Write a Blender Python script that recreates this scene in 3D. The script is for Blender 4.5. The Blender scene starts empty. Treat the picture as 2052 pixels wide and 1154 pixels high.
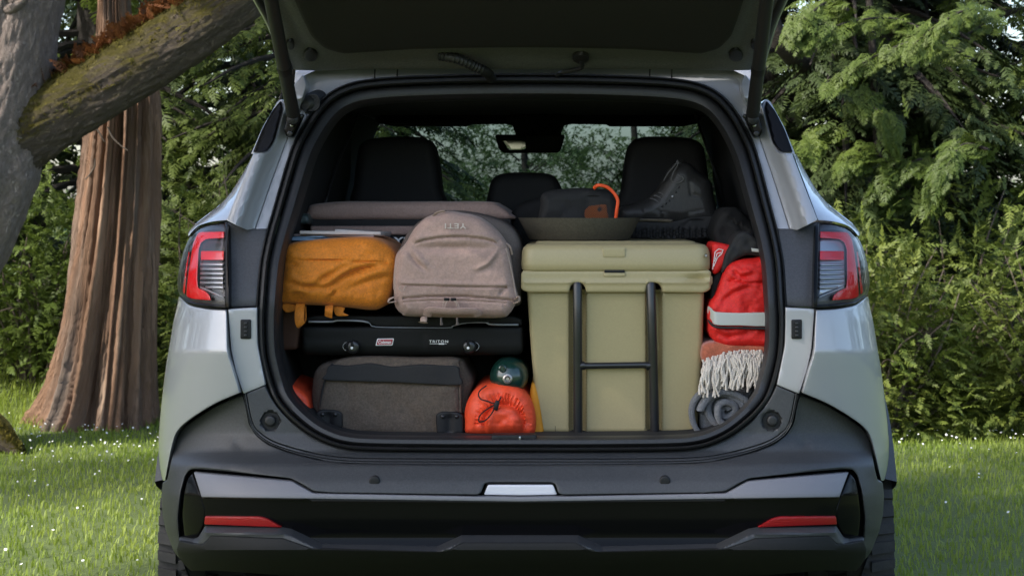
import bpy, bmesh, math, random
import numpy as np
from mathutils import Vector, Matrix
from mathutils.geometry import delaunay_2d_cdt

random.seed(7)
rng = np.random.default_rng(7)
scene = bpy.context.scene
COL = scene.collection

# ------------------------------------------------------------------ camera
VX, VY, FPX, DIST, CX, CZ = 1145.0, 420.0, 4000.0, 5.0, 0.127, 1.34
cam_data = bpy.data.cameras.new('camera')
cam = bpy.data.objects.new('camera', cam_data)
COL.objects.link(cam)
cam.location = (CX, -DIST, CZ)
cam.rotation_euler = (math.radians(90), 0, 0)
cam_data.sensor_width = 36
cam_data.lens = 36 * FPX / 2052
cam_data.shift_x = (1026 - VX) / 2052
cam_data.shift_y = (VY - 577) / 2052
cam_data.clip_end = 2000
cam_data.dof.use_dof = True
cam_data.dof.focus_distance = 5.15
cam_data.dof.aperture_fstop = 13
scene.camera = cam

# ------------------------------------------------------------------ light
SUN_DIR = Vector((-0.62, -0.36, 0.70)).normalized()      # towards the sun
SUN_EL = math.asin(SUN_DIR.z)
SUN_ROT = math.atan2(SUN_DIR.x, SUN_DIR.y)
world = bpy.data.worlds.new('World')
scene.world = world
world.use_nodes = True
wn = world.node_tree
bg = wn.nodes['Background']
sky = wn.nodes.new('ShaderNodeTexSky')
sky.sky_type = 'NISHITA'
sky.sun_disc = False
sky.sun_elevation = SUN_EL
sky.sun_rotation = SUN_ROT
sky.air_density = 1.0
sky.dust_density = 2.2
sky.ozone_density = 1.0
wn.links.new(sky.outputs['Color'], bg.inputs['Color'])
bg.inputs['Strength'].default_value = 0.15
sun_data = bpy.data.lights.new('sun', 'SUN')
sun_data.energy = 2.9
sun_data.angle = math.radians(2.0)
sun_data.color = (1.0, 0.95, 0.86)
sun = bpy.data.objects.new('sun', sun_data)
COL.objects.link(sun)
sun.rotation_euler = (-SUN_DIR).to_track_quat('-Z', 'Y').to_euler()
sun.location = SUN_DIR * 30

vs = scene.view_settings
vs.view_transform = 'Standard'
vs.look = 'None'
vs.exposure = 1.42
vs.gamma = 1.0
vs.use_curve_mapping = False
scene.render.engine = 'CYCLES'
scene.cycles.use_denoising = True
scene.cycles.max_bounces = 8
scene.cycles.transparent_max_bounces = 12
scene.cycles.sample_clamp_indirect = 6.0

# ------------------------------------------------------------------ materials
MATS = {}
def mat(name, color, rough=0.5, metal=0.0, coat=0.0, coat_rough=0.03, bumps=(), spec=0.5,
        var=None, sheen=0.0, grain=None):
    """Principled material. bumps: (kind, scale, strength, distance); var: (scale, color2, contrast)"""
    if name in MATS:
        return MATS[name]
    m = bpy.data.materials.new(name)
    m.use_nodes = True
    nt = m.node_tree
    b = nt.nodes['Principled BSDF']
    b.inputs['Base Color'].default_value = (*color, 1)
    b.inputs['Roughness'].default_value = rough
    b.inputs['Metallic'].default_value = metal
    b.inputs['Specular IOR Level'].default_value = spec
    b.inputs['Coat Weight'].default_value = coat
    b.inputs['Coat Roughness'].default_value = coat_rough
    b.inputs['Sheen Weight'].default_value = sheen
    tc = nt.nodes.new('ShaderNodeTexCoord')
    prev = None
    for kind, sc, st, di in bumps:
        if kind == 'noise':
            t = nt.nodes.new('ShaderNodeTexNoise'); t.inputs['Scale'].default_value = sc
            t.inputs['Detail'].default_value = 4
            out = t.outputs['Fac']
            nt.links.new(tc.outputs['Object'], t.inputs['Vector'])
        elif kind == 'voronoi':
            t = nt.nodes.new('ShaderNodeTexVoronoi'); t.inputs['Scale'].default_value = sc
            out = t.outputs['Distance']
            nt.links.new(tc.outputs['Object'], t.inputs['Vector'])
        elif kind == 'weave':
            mx = nt.nodes.new('ShaderNodeMath'); mx.operation = 'MULTIPLY'
            outs = []
            for ax in ('X', 'Z'):
                t = nt.nodes.new('ShaderNodeTexWave'); t.inputs['Scale'].default_value = sc
                t.bands_direction = ax
                t.inputs['Distortion'].default_value = 1.2
                t.inputs['Detail'].default_value = 2
                nt.links.new(tc.outputs['Object'], t.inputs['Vector'])
                outs.append(t.outputs['Fac'])
            nt.links.new(outs[0], mx.inputs[0]); nt.links.new(outs[1], mx.inputs[1])
            out = mx.outputs[0]
        bn = nt.nodes.new('ShaderNodeBump')
        bn.inputs['Strength'].default_value = st
        bn.inputs['Distance'].default_value = di
        nt.links.new(out, bn.inputs['Height'])
        if prev is not None:
            nt.links.new(prev, bn.inputs['Normal'])
        prev = bn.outputs['Normal']
    if prev is not None:
        nt.links.new(prev, b.inputs['Normal'])
    if var is not None:
        sc, c2, con = var
        t = nt.nodes.new('ShaderNodeTexNoise'); t.inputs['Scale'].default_value = sc
        t.inputs['Detail'].default_value = 5; t.inputs['Roughness'].default_value = 0.65
        nt.links.new(tc.outputs['Object'], t.inputs['Vector'])
        r = nt.nodes.new('ShaderNodeMapRange')
        r.inputs['From Min'].default_value = 0.5 - con; r.inputs['From Max'].default_value = 0.5 + con
        nt.links.new(t.outputs['Fac'], r.inputs['Value'])
        mixn = nt.nodes.new('ShaderNodeMix'); mixn.data_type = 'RGBA'
        mixn.inputs['A'].default_value = (*color, 1); mixn.inputs['B'].default_value = (*c2, 1)
        nt.links.new(r.outputs['Result'], mixn.inputs['Factor'])
        nt.links.new(mixn.outputs['Result'], b.inputs['Base Color'])
    if grain is not None:      # fine fleck of the surface itself: threads, moulded grain, dust
        sc, amt = grain
        t = nt.nodes.new('ShaderNodeTexNoise'); t.inputs['Scale'].default_value = sc
        t.inputs['Detail'].default_value = 3; t.inputs['Roughness'].default_value = 0.8
        nt.links.new(tc.outputs['Object'], t.inputs['Vector'])
        r = nt.nodes.new('ShaderNodeMapRange')
        r.inputs['From Min'].default_value = 0.25; r.inputs['From Max'].default_value = 0.75
        r.inputs['To Min'].default_value = 1 - amt; r.inputs['To Max'].default_value = 1 + amt
        nt.links.new(t.outputs['Fac'], r.inputs['Value'])
        vm = nt.nodes.new('ShaderNodeVectorMath'); vm.operation = 'SCALE'
        if b.inputs['Base Color'].is_linked:
            nt.links.new(b.inputs['Base Color'].links[0].from_socket, vm.inputs[0])
        else:
            vm.inputs[0].default_value = color
        nt.links.new(r.outputs['Result'], vm.inputs['Scale'])
        nt.links.new(vm.outputs[0], b.inputs['Base Color'])
    MATS[name] = m
    return m

def glass_mat(name, tint, refl_rough=0.02, ior=1.45):
    """thin pane: tinted see-through with a real Fresnel reflection"""
    m = bpy.data.materials.new(name); m.use_nodes = True
    nt = m.node_tree; nt.nodes.remove(nt.nodes['Principled BSDF'])
    out = nt.nodes['Material Output']
    tr = nt.nodes.new('ShaderNodeBsdfTransparent'); tr.inputs['Color'].default_value = (*tint, 1)
    gl = nt.nodes.new('ShaderNodeBsdfGlossy'); gl.inputs['Roughness'].default_value = refl_rough
    fr = nt.nodes.new('ShaderNodeFresnel'); fr.inputs['IOR'].default_value = ior
    mx = nt.nodes.new('ShaderNodeMixShader')
    nt.links.new(fr.outputs['Fac'], mx.inputs['Fac'])
    nt.links.new(tr.outputs[0], mx.inputs[1]); nt.links.new(gl.outputs[0], mx.inputs[2])
    nt.links.new(mx.outputs[0], out.inputs['Surface'])
    MATS[name] = m
    return m

# ------------------------------------------------------------------ scene helpers
def link(o, parent=None):
    COL.objects.link(o)
    if parent is not None:
        o.parent = parent
        o.matrix_parent_inverse = parent.matrix_world.inverted() if False else Matrix.Translation(-parent.location)
    return o

def thing(name, label, cat, loc=(0, 0, 0), group=None):
    o = bpy.data.objects.new(name, None)
    o.empty_display_size = 0.1
    o.location = loc
    COL.objects.link(o)
    o['label'] = label; o['category'] = cat
    if group: o['group'] = group
    return o

def tag(o, label=None, cat=None, group=None, kind=None):
    if label: o['label'] = label
    if cat: o['category'] = cat
    if group: o['group'] = group
    if kind: o['kind'] = kind
    return o

def mesh_obj(name, verts, faces, m, parent=None, smooth=True, sharp=40):
    me = bpy.data.meshes.new(name)
    me.from_pydata([tuple(map(float, v)) for v in verts], [], [tuple(map(int, f)) for f in faces])
    me.materials.append(m if not isinstance(m, str) else MATS[m])
    me.validate()
    if smooth:
        me.shade_smooth()
        me.set_sharp_from_angle(angle=math.radians(sharp))
    o = bpy.data.objects.new(name, me)
    return link(o, parent)

def np_mesh(name, V, Fq, m, parent=None, smooth=False):
    """fast mesh from numpy arrays; Fq is (n, k)"""
    me = bpy.data.meshes.new(name)
    V = np.asarray(V, dtype=np.float32); Fq = np.asarray(Fq, dtype=np.int32)
    k = Fq.shape[1]
    me.vertices.add(len(V)); me.vertices.foreach_set('co', V.ravel())
    me.loops.add(Fq.size); me.loops.foreach_set('vertex_index', Fq.ravel())
    me.polygons.add(len(Fq))
    me.polygons.foreach_set('loop_start', np.arange(0, Fq.size, k, dtype=np.int32))
    me.update(calc_edges=True)
    if smooth: me.shade_smooth()
    me.materials.append(m if not isinstance(m, str) else MATS[m])
    o = bpy.data.objects.new(name, me)
    return link(o, parent)

def flip(faces):
    return [tuple(reversed(f)) for f in faces]

def P(px, py, Y):
    """the world point at depth Y that the lens sees at photograph pixel (px, py)"""
    return Vector((CX + (px - VX) * (DIST + Y) / FPX, Y, CZ + (VY - py) * (DIST + Y) / FPX))

def cpx(Y):
    return VX - CX * FPX / (DIST + Y)      # where the car's centre line shows at depth Y

# ------------------------------------------------------------------ 2D outlines
def cr(pts, seg=6, closed=True):
    pts = [np.array(p[:2], float) for p in pts]
    n = len(pts); out = []
    rngi = range(n) if closed else range(n - 1)
    for i in rngi:
        if closed:
            p0, p1, p2, p3 = pts[i - 1], pts[i], pts[(i + 1) % n], pts[(i + 2) % n]
        else:
            p0, p1, p2, p3 = pts[max(i - 1, 0)], pts[i], pts[i + 1], pts[min(i + 2, n - 1)]
        for k in range(seg):
            t = k / seg
            out.append(0.5 * ((2 * p1) + (-p0 + p2) * t + (2 * p0 - 5 * p1 + 4 * p2 - p3) * t * t + (-p0 + 3 * p1 - 3 * p2 + p3) * t ** 3))
    if not closed: out.append(pts[-1])
    return [tuple(p) for p in out]

def rp(pts, r=4, seg=4):
    """polygon with rounded corners; a point may carry its own radius as third value"""
    n = len(pts); out = []
    for i in range(n):
        p = np.array(pts[i][:2], float); a = np.array(pts[i - 1][:2], float); b = np.array(pts[(i + 1) % n][:2], float)
        rr = pts[i][2] if len(pts[i]) > 2 else r
        da, db = np.linalg.norm(a - p), np.linalg.norm(b - p)
        rr = min(rr, da * 0.45, db * 0.45)
        if rr < 0.05:
            out.append(tuple(p)); continue
        p1 = p + (a - p) / da * rr; p2 = p + (b - p) / db * rr
        for k in range(seg + 1):
            t = k / seg
            out.append(tuple((1 - t) ** 2 * p1 + 2 * t * (1 - t) * p + t * t * p2))
    return out

def rect(x0, y0, x1, y1, r=4, seg=4):
    return rp([(x0, y0), (x1, y0), (x1, y1), (x0, y1)], r, seg)

def circ(x, y, r, n=20, ry=None):
    return [(x + r * math.cos(2 * math.pi * i / n), y + (ry or r) * math.sin(2 * math.pi * i / n)) for i in range(n)]

def densify(poly, step):
    out = []
    n = len(poly)
    for i in range(n):
        a = np.array(poly[i][:2], float); b = np.array(poly[(i + 1) % n][:2], float)
        d = np.linalg.norm(b - a)
        if d < 1e-6: continue
        k = max(1, int(math.ceil(d / step)))
        for j in range(k):
            out.append(a + (b - a) * j / k)
    return np.array(out)

def inside(poly, pts):
    x, y = pts[:, 0], pts[:, 1]
    c = np.zeros(len(pts), bool)
    n = len(poly)
    for i in range(n):
        x1, y1 = poly[i]; x2, y2 = poly[(i + 1) % n]
        if y1 == y2: continue
        cond = ((y1 > y) != (y2 > y)) & (x < (x2 - x1) * (y - y1) / (y2 - y1) + x1)
        c ^= cond
    return c

def bdist(poly, pts):
    best = np.full(len(pts), 1e18)
    n = len(poly)
    for i in range(n):
        a = poly[i]; b = poly[(i + 1) % n]
        ab = b - a; L = ab @ ab
        if L < 1e-12: continue
        t = np.clip(((pts - a) @ ab) / L, 0, 1)
        d = pts - (a + t[:, None] * ab)
        best = np.minimum(best, (d * d).sum(1))
    return np.sqrt(best)

def pldist(pl, pts):
    """distance to an open polyline, and the side"""
    best = np.full(len(pts), 1e18); side = np.zeros(len(pts))
    pl = [np.array(p[:2], float) for p in pl]
    for a, b in zip(pl[:-1], pl[1:]):
        ab = b - a; L = ab @ ab
        t = np.clip(((pts - a) @ ab) / L, 0, 1)
        d = pts - (a + t[:, None] * ab)
        q = (d * d).sum(1)
        s = np.sign(ab[0] * d[:, 1] - ab[1] * d[:, 0])
        m = q < best
        best[m] = q[m]; side[m] = s[m]
    return np.sqrt(best), side

def crease(pts, pl, w, depth):
    d, _ = pldist(pl, pts)
    return depth * np.exp(-(d / w) ** 2)

def fold(pts, pl, w, depth):
    """soft asymmetric fold: a groove on the right of the line, a swell on its left, dying out at both ends"""
    pl = [np.array(p[:2], float) for p in cr(pl, 5, closed=False)]
    best = np.full(len(pts), 1e18); sg = np.zeros(len(pts)); ar = np.zeros(len(pts)); L0 = 0.0
    for a, b in zip(pl[:-1], pl[1:]):
        ab = b - a; L = max(math.sqrt(ab @ ab), 1e-9)
        t = np.clip(((pts - a) @ ab) / (L * L), 0, 1)
        d = pts - (a + t[:, None] * ab); q = (d * d).sum(1)
        s = (ab[0] * d[:, 1] - ab[1] * d[:, 0]) / L
        m = q < best
        best[m] = q[m]; sg[m] = s[m]; ar[m] = L0 + t[m] * L
        L0 += L
    u = np.clip(ar / max(L0, 1e-6), 0, 1)
    fade = np.sqrt(np.clip(np.sin(np.pi * np.clip(u * 0.9 + 0.05, 0, 1)), 0, 1)) * np.exp(-np.maximum(0, np.sqrt(best) - np.abs(sg)) / (0.6 * w))
    x = sg / w
    return depth * fade * (np.exp(-((x - 0.25) / 0.5) ** 2) - 0.75 * np.exp(-((x + 0.75) / 0.75) ** 2))

def vnoise(pts, sc, seed=0):
    """cheap smooth value noise on 2D points"""
    r = np.random.default_rng(seed)
    G = r.random((64, 64)) * 2 - 1
    p = pts * sc
    i = np.floor(p).astype(int); f = p - i
    f = f * f * (3 - 2 * f)
    x0, y0 = i[:, 0] % 64, i[:, 1] % 64
    x1, y1 = (x0 + 1) % 64, (y0 + 1) % 64
    return (G[x0, y0] * (1 - f[:, 0]) * (1 - f[:, 1]) + G[x1, y0] * f[:, 0] * (1 - f[:, 1])
            + G[x0, y1] * (1 - f[:, 0]) * f[:, 1] + G[x1, y1] * f[:, 0] * f[:, 1])

def tri2d(poly, step, rings=()):
    B = densify(poly, step)
    n = len(B)
    area = 0.5 * np.sum(B[:, 0] * np.roll(B[:, 1], -1) - np.roll(B[:, 0], -1) * B[:, 1])
    if area < 0: B = B[::-1].copy()
    x0, y0 = B.min(0); x1, y1 = B.max(0)
    gx = np.arange(x0, x1 + step, step); gy = np.arange(y0, y1 + step, step * 0.866)
    G = np.array([(x + (0.5 * step if j % 2 else 0), y) for j, y in enumerate(gy) for x in gx])
    G = G[inside(B, G)] if len(G) else G
    lo = max(rings) if rings else 0
    if len(G):
        d = bdist(B, G); G = G[d > max(0.45 * step, lo + 0.35 * step)]
    extra = []
    for rr in rings:
        t = np.roll(B, -1, 0) - np.roll(B, 1, 0)
        t /= np.maximum(np.linalg.norm(t, axis=1), 1e-9)[:, None]
        nrm = np.stack([-t[:, 1], t[:, 0]], 1)
        q = B + nrm * rr
        ok = inside(B, q)
        q = q[ok]
        if len(q):
            dd = bdist(B, q); q = q[dd > rr * 0.85]
        # thin out crowded points
        keep = []
        for p in q:
            if not keep or np.linalg.norm(p - keep[-1]) > max(rr * 0.25, step * 0.25): keep.append(p)
        if keep: extra.append(np.array(keep))
    allp = np.concatenate([B] + extra + ([G] if len(G) else []))
    res = delaunay_2d_cdt([Vector(p) for p in allp], [(i, (i + 1) % n) for i in range(n)], [], 1, 1e-5)
    V = np.array([(v.x, v.y) for v in res[0]])
    F = [tuple(f) for f in res[2]]
    cen = np.array([V[list(f)].mean(0) for f in F])
    ins = inside(B, cen)
    F = [f for f, k in zip(F, ins) if k]
    return V, F, B

def border(F):
    cnt = {}
    for f in F:
        for i in range(len(f)):
            a, b = f[i], f[(i + 1) % len(f)]
            cnt[(a, b)] = cnt.get((a, b), 0) + 1
    return [(a, b) for (a, b) in cnt if (b, a) not in cnt]

def evalY(Y, pts):
    return np.full(len(pts), float(Y)) if not callable(Y) else np.asarray(Y(pts), float)

def surf(name, outline, Y, m, parent=None, th=0.02, bev=3.0, bevm=None, step=12, relief=None,
         car=None, mirror=False, back=False, ext=(0, 1, 0), sharp=40, neg=False):
    """A shell: outline in photograph pixels laid on the depth surface Y(px,py), rounded edge (bev pixels,
    bevm metres), sides drawn back by th metres along ext, closed behind if back.
    car=Yref: measured from the car's centre line so that the shape can be mirrored."""
    rings = (0.12 * bev, 0.4 * bev, bev) if bev > 0 else ()
    V, F, B = tri2d(outline, step, rings)
    y = evalY(Y, V)
    d = bdist(B, V)
    if bev > 0:
        bm_ = bevm if bevm is not None else bev * 0.00125
        e = np.clip(1 - d / bev, 0, 1)
        y = y + bm_ * (1 - np.sqrt(np.maximum(0, 1 - e * e)))
    if relief is not None:
        y = y + relief(V) * np.clip(d / max(bev, 1.0), 0, 1)
    s = (DIST + y) / FPX
    if car is None: X = CX + (V[:, 0] - VX) * s
    else: X = (V[:, 0] - cpx(car)) * s
    Z = CZ + (VY - V[:, 1]) * s
    verts = [(a, b, c) for a, b, c in zip(X, y, Z)]
    # make the fronts face the camera
    a = F[len(F) // 2]
    A = np.array([verts[i] for i in a])
    if np.cross(A[1] - A[0], A[2] - A[0])[1] > 0: F = flip(F)
    faces = list(F)
    e3 = np.array(ext, float) * th
    bd = border(F)
    mp = {}
    for (p, q) in bd:
        for k in (p, q):
            if k not in mp:
                mp[k] = len(verts)
                verts.append(tuple(np.array(verts[k]) + e3))
    for (p, q) in bd:
        faces.append((q, p, mp[p], mp[q]))
    if back:
        if len(bd):
            off = {}
            yb = max(verts[mp[k]][1] for k in mp)
            for i in set(j for f in F for j in f):
                if i in mp: off[i] = mp[i]
                else:
                    off[i] = len(verts)
                    v = verts[i]
                    verts.append((v[0], yb if ext == (0, 1, 0) else v[1] + e3[1], v[2] + (0 if ext == (0, 1, 0) else e3[2])))
            faces += [tuple(off[i] for i in reversed(f)) for f in F]
    o = mesh_obj(name, verts, faces, m, parent, sharp=sharp)
    if mirror:
        v2 = [(-v[0], v[1], v[2]) for v in verts]
        o2 = mesh_obj(name, v2, flip(faces), m, parent, sharp=sharp)
        return o, o2
    return o

def puff(name, outline, Y0, depth, r, m, parent=None, step=5, relief=None, bulge=0.0, car=None, rm=None, back=True):
    """a soft body: rounded front of radius r pixels, straight flanks, closed back"""
    rr = rm if rm is not None else r * 0.00125
    ys = Y0 if callable(Y0) else (lambda p: np.full(len(p), float(Y0)))
    def Yf(p):
        if bulge == 0: return ys(p)
        B = densify(outline, step); dd = bdist(B, p)
        return ys(p) - bulge * (1 - np.exp(-dd / (2.2 * r)))
    return surf(name, outline, Yf, m, parent, th=depth, bev=r, bevm=rr, step=step, relief=relief, back=back, car=car, sharp=60)

def tube(name, pts, r, m, parent=None, n=8, closed=False, caps=True, flat=1.0, up=None):
    """pipe through world points; r a number or one per point; flat squashes the section along its normal"""
    pts = [Vector(p) for p in pts]
    k = len(pts)
    rs = [r] * k if not hasattr(r, '__len__') else list(r)
    verts, faces = [], []
    nrm = None
    for i, p in enumerate(pts):
        a = pts[(i - 1) % k] if (closed or i > 0) else p
        b = pts[(i + 1) % k] if (closed or i < k - 1) else p
        t = (b - a).normalized() if (b - a).length > 1e-9 else Vector((0, 0, 1))
        if nrm is None:
            ref = Vector(up) if up is not None else (Vector((0, 0, 1)) if abs(t.z) < 0.9 else Vector((0, 1, 0)))
            nrm = (ref - t * ref.dot(t)).normalized()
        else:
            nrm = (nrm - t * nrm.dot(t))
            nrm = nrm.normalized() if nrm.length > 1e-6 else t.orthogonal().normalized()
        bi = t.cross(nrm)
        for j in range(n):
            an = 2 * math.pi * j / n
            verts.append(p + (nrm * (flat * math.cos(an)) + bi * math.sin(an)) * float(rs[i]))
    m_ = k if closed else k - 1
    for i in range(m_):
        for j in range(n):
            a = i * n + j; b = i * n + (j + 1) % n
            c = ((i + 1) % k) * n + (j + 1) % n; d = ((i + 1) % k) * n + j
            faces.append((a, b, c, d))
    if caps and not closed:
        faces.append(tuple(range(n - 1, -1, -1)))
        faces.append(tuple((k - 1) * n + j for j in range(n)))
    if name is None: return verts, faces
    return mesh_obj(name, verts, faces, m, parent, sharp=50)

def smooth3(pts, seg=6):
    pts = [np.array(p, float) for p in pts]
    out = []
    n = len(pts)
    for i in range(n - 1):
        p0, p1, p2, p3 = pts[max(i - 1, 0)], pts[i], pts[i + 1], pts[min(i + 2, n - 1)]
        for k in range(seg):
            t = k / seg
            out.append(0.5 * ((2 * p1) + (-p0 + p2) * t + (2 * p0 - 5 * p1 + 4 * p2 - p3) * t * t + (-p0 + 3 * p1 - 3 * p2 + p3) * t ** 3))
    out.append(pts[-1])
    return out

def lathe(name, prof, origin, axis, m, parent=None, n=32, sharp=40):
    """prof: (radius, height along axis)"""
    axis = Vector(axis).normalized(); u = axis.orthogonal().normalized(); v = axis.cross(u)
    o = Vector(origin)
    verts, faces = [], []
    for (r, h) in prof:
        for j in range(n):
            an = 2 * math.pi * j / n
            verts.append(o + axis * h + r * (math.cos(an) * u + math.sin(an) * v))
    for i in range(len(prof) - 1):
        for j in range(n):
            faces.append((i * n + j, i * n + (j + 1) % n, (i + 1) * n + (j + 1) % n, (i + 1) * n + j))
    faces.append(tuple(range(n - 1, -1, -1)))
    faces.append(tuple((len(prof) - 1) * n + j for j in range(n)))
    return mesh_obj(name, verts, faces, m, parent, sharp=sharp)

def box(name, c, s, m, parent=None, bev=0.004, rot=(0, 0, 0)):
    bm = bmesh.new()
    bmesh.ops.create_cube(bm, size=1)
    bmesh.ops.scale(bm, vec=s, verts=bm.verts)
    if bev > 0:
        bmesh.ops.bevel(bm, geom=bm.edges[:], offset=min(bev, min(s) * 0.45), segments=2, affect='EDGES', profile=0.5)
    R = Matrix.Translation(c) @ (Matrix.Rotation(rot[2], 4, 'Z') @ Matrix.Rotation(rot[1], 4, 'Y') @ Matrix.Rotation(rot[0], 4, 'X'))
    bmesh.ops.transform(bm, matrix=R, verts=bm.verts)
    me = bpy.data.meshes.new(name); bm.to_mesh(me); bm.free()
    me.materials.append(m if not isinstance(m, str) else MATS[m])
    me.shade_smooth(); me.set_sharp_from_angle(angle=math.radians(35))
    return link(bpy.data.objects.new(name, me), parent)

def text_mesh(name, s, m, parent, center, width, height, rot=0.0, shear=0.0, depth=0.0008, bold=0.0, space=1.0):
    cu = bpy.data.curves.new(name, 'FONT')
    cu.body = s; cu.shear = shear; cu.extrude = 0.02; cu.offset = bold; cu.space_character = space
    cu.resolution_u = 3
    tmp = bpy.data.objects.new('tmp_text', cu); COL.objects.link(tmp)
    dg = bpy.context.evaluated_depsgraph_get()
    me = bpy.data.meshes.new_from_object(tmp.evaluated_get(dg))
    bpy.data.objects.remove(tmp); bpy.data.curves.remove(cu)
    co = np.array([v.co[:] for v in me.vertices])
    mn, mx = co.min(0), co.max(0)
    q = (co - (mn + mx) / 2)
    q[:, 0] *= width / (mx[0] - mn[0]); q[:, 1] *= height / (mx[1] - mn[1]); q[:, 2] *= depth / max(mx[2] - mn[2], 1e-6)
    c, s_ = math.cos(rot), math.sin(rot)
    X = q[:, 0] * c - q[:, 1] * s_; Zz = q[:, 0] * s_ + q[:, 1] * c
    for v, x, yv, z in zip(me.vertices, X, -q[:, 2], Zz):
        v.co = (center[0] + x, center[1] + yv, center[2] + z)
    me.materials.clear(); me.materials.append(MATS[m] if isinstance(m, str) else m)
    me.name = name
    return link(bpy.data.objects.new(name, me), parent)

def interp(x, xs, ys):
    return np.interp(x, xs, ys)
# ------------------------------------------------------------------ palette
mat('paint', (0.335, 0.337, 0.355), 0.36, metal=0.18, coat=1.0, coat_rough=0.02, var=(3.0, (0.325, 0.327, 0.345), 0.3))
mat('cladding', (0.034, 0.0355, 0.038), 0.50, bumps=(('noise', 450, 0.35, 0.0012),), var=(6.0, (0.029, 0.0305, 0.033), 0.25), grain=(190, 0.40))
mat('trim_grey', (0.040, 0.041, 0.046), 0.48, bumps=(('noise', 900, 0.10, 0.001),), grain=(190, 0.40))
mat('apron', (0.009, 0.009, 0.009), 0.7, spec=0.3, bumps=(('noise', 700, 0.15, 0.001),), grain=(190, 0.4))
mat('silver_trim', (0.155, 0.153, 0.168), 0.5, metal=0.0, bumps=(('noise', 900, 0.05, 0.0005),), grain=(420, 0.08))
mat('gloss_black', (0.003, 0.003, 0.0035), 0.12, spec=0.13)
mat('satin_black', (0.008, 0.008, 0.009), 0.5, spec=0.3)
mat('rubber', (0.010, 0.010, 0.011), 0.55, bumps=(('noise', 500, 0.1, 0.001),), grain=(190, 0.4))
mat('seal_grey', (0.017, 0.017, 0.019), 0.5, grain=(190, 0.4))
mat('gate_inner_shade', (0.085, 0.087, 0.088), 0.55, bumps=(('noise', 700, 0.15, 0.001),), grain=(180, 0.45))  # grey darkened to carry the shade on the gate's downward face
mat('interior', (0.007, 0.007, 0.0075), 0.8, bumps=(('noise', 600, 0.2, 0.001),), var=(9, (0.009, 0.009, 0.010), 0.2), grain=(260, 0.5))
mat('carpet', (0.016, 0.016, 0.017), 0.95, bumps=(('noise', 900, 0.6, 0.002),), grain=(300, 0.5))
mat('seat_cloth', (0.006, 0.006, 0.007), 0.75, bumps=(('weave', 120, 0.3, 0.001),), grain=(260, 0.5))
mat('red_plastic', (0.75, 0.010, 0.014), 0.25, coat=0.6)
mat('reflector_red', (0.27, 0.004, 0.006), 0.35, bumps=(('voronoi', 260, 0.4, 0.002),))
mat('lamp_chrome', (0.42, 0.43, 0.45), 0.28, metal=0.8)
mat('lamp_dark', (0.02, 0.02, 0.022), 0.3)
mat('white_lens', (0.62, 0.62, 0.68), 0.22, coat=0.5)
mat('steel', (0.35, 0.35, 0.37), 0.3, metal=1.0)
mat('tyre', (0.018, 0.018, 0.019), 0.78, bumps=(('noise', 160, 0.25, 0.002),), var=(30, (0.03, 0.029, 0.027), 0.2), grain=(200, 0.3))
mat('rim', (0.05, 0.05, 0.055), 0.35, metal=0.7)
glass_mat('lens_clear', (0.96, 0.96, 0.97), ior=1.32)
glass_mat('windscreen', (0.22, 0.275, 0.29))
glass_mat('privacy_glass', (0.03, 0.03, 0.035))
# ================================================================== the car
car = thing('car', 'light grey crossover car seen from behind with its tailgate open over a packed boot', 'car', (0, 1.9, 0))

def rake(py):                     # the tail leans forward towards the roof
    return 0.33 * np.clip((600 - py) / 455, 0, 1.2) ** 1.15

SIL = np.array([(205, 556), (250, 530), (310, 503), (345, 484), (383, 461), (413, 436), (434, 409), (451, 387), (465, 375), (500, 362), (540, 352), (572, 351),
                (600, 355), (640, 345), (690, 337), (730, 330), (790, 322), (840, 317), (880, 314), (910, 314), (940, 317), (963, 322), (1010, 322), (1060, 328), (1104, 344), (1133, 367), (1160, 385)], float)
def sil(py): return np.interp(py, SIL[:, 0], SIL[:, 1])

def Yquarter(p):
    a = 1047 - p[:, 0]; A = 1047 - sil(p[:, 1]) + 1.5
    start = 470.0
    s = np.clip((a - start) / (A - start), 0, 0.997)
    return 0.015 + rake(p[:, 1]) + 0.30 * (1 - np.sqrt(1 - s ** 2.6))

def bsec(py):                     # depth of the bumper down the middle
    return interp(py, [780, 870, 905, 932, 965, 990, 1004, 1040, 1075, 1100, 1125, 1150], [0.055, 0.05, 0.03, -0.035, -0.07, -0.085, -0.085, -0.085, -0.075, -0.085, -0.06, 0.02])
def bcorner(p, A0=420.0):
    a = np.abs(p[:, 0] - 1043); A = 1047 - sil(p[:, 1]) + 1.5
    s = np.clip((a - A0) / (A - A0), 0, 0.997)
    return 0.37 * (1 - np.sqrt(1 - s ** 2.4))
def Ybump(p): return bsec(p[:, 1]) + bcorner(p)

def both(left, c=1043.0):
    """left half outline (from the centre, round, back to the centre) closed with its mirror image"""
    m = [(2 * c - q[0],) + tuple(q[1:]) for q in reversed(left)]
    return list(left) + [q for q in m if abs(q[0] - c) > 1e-6]

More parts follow.
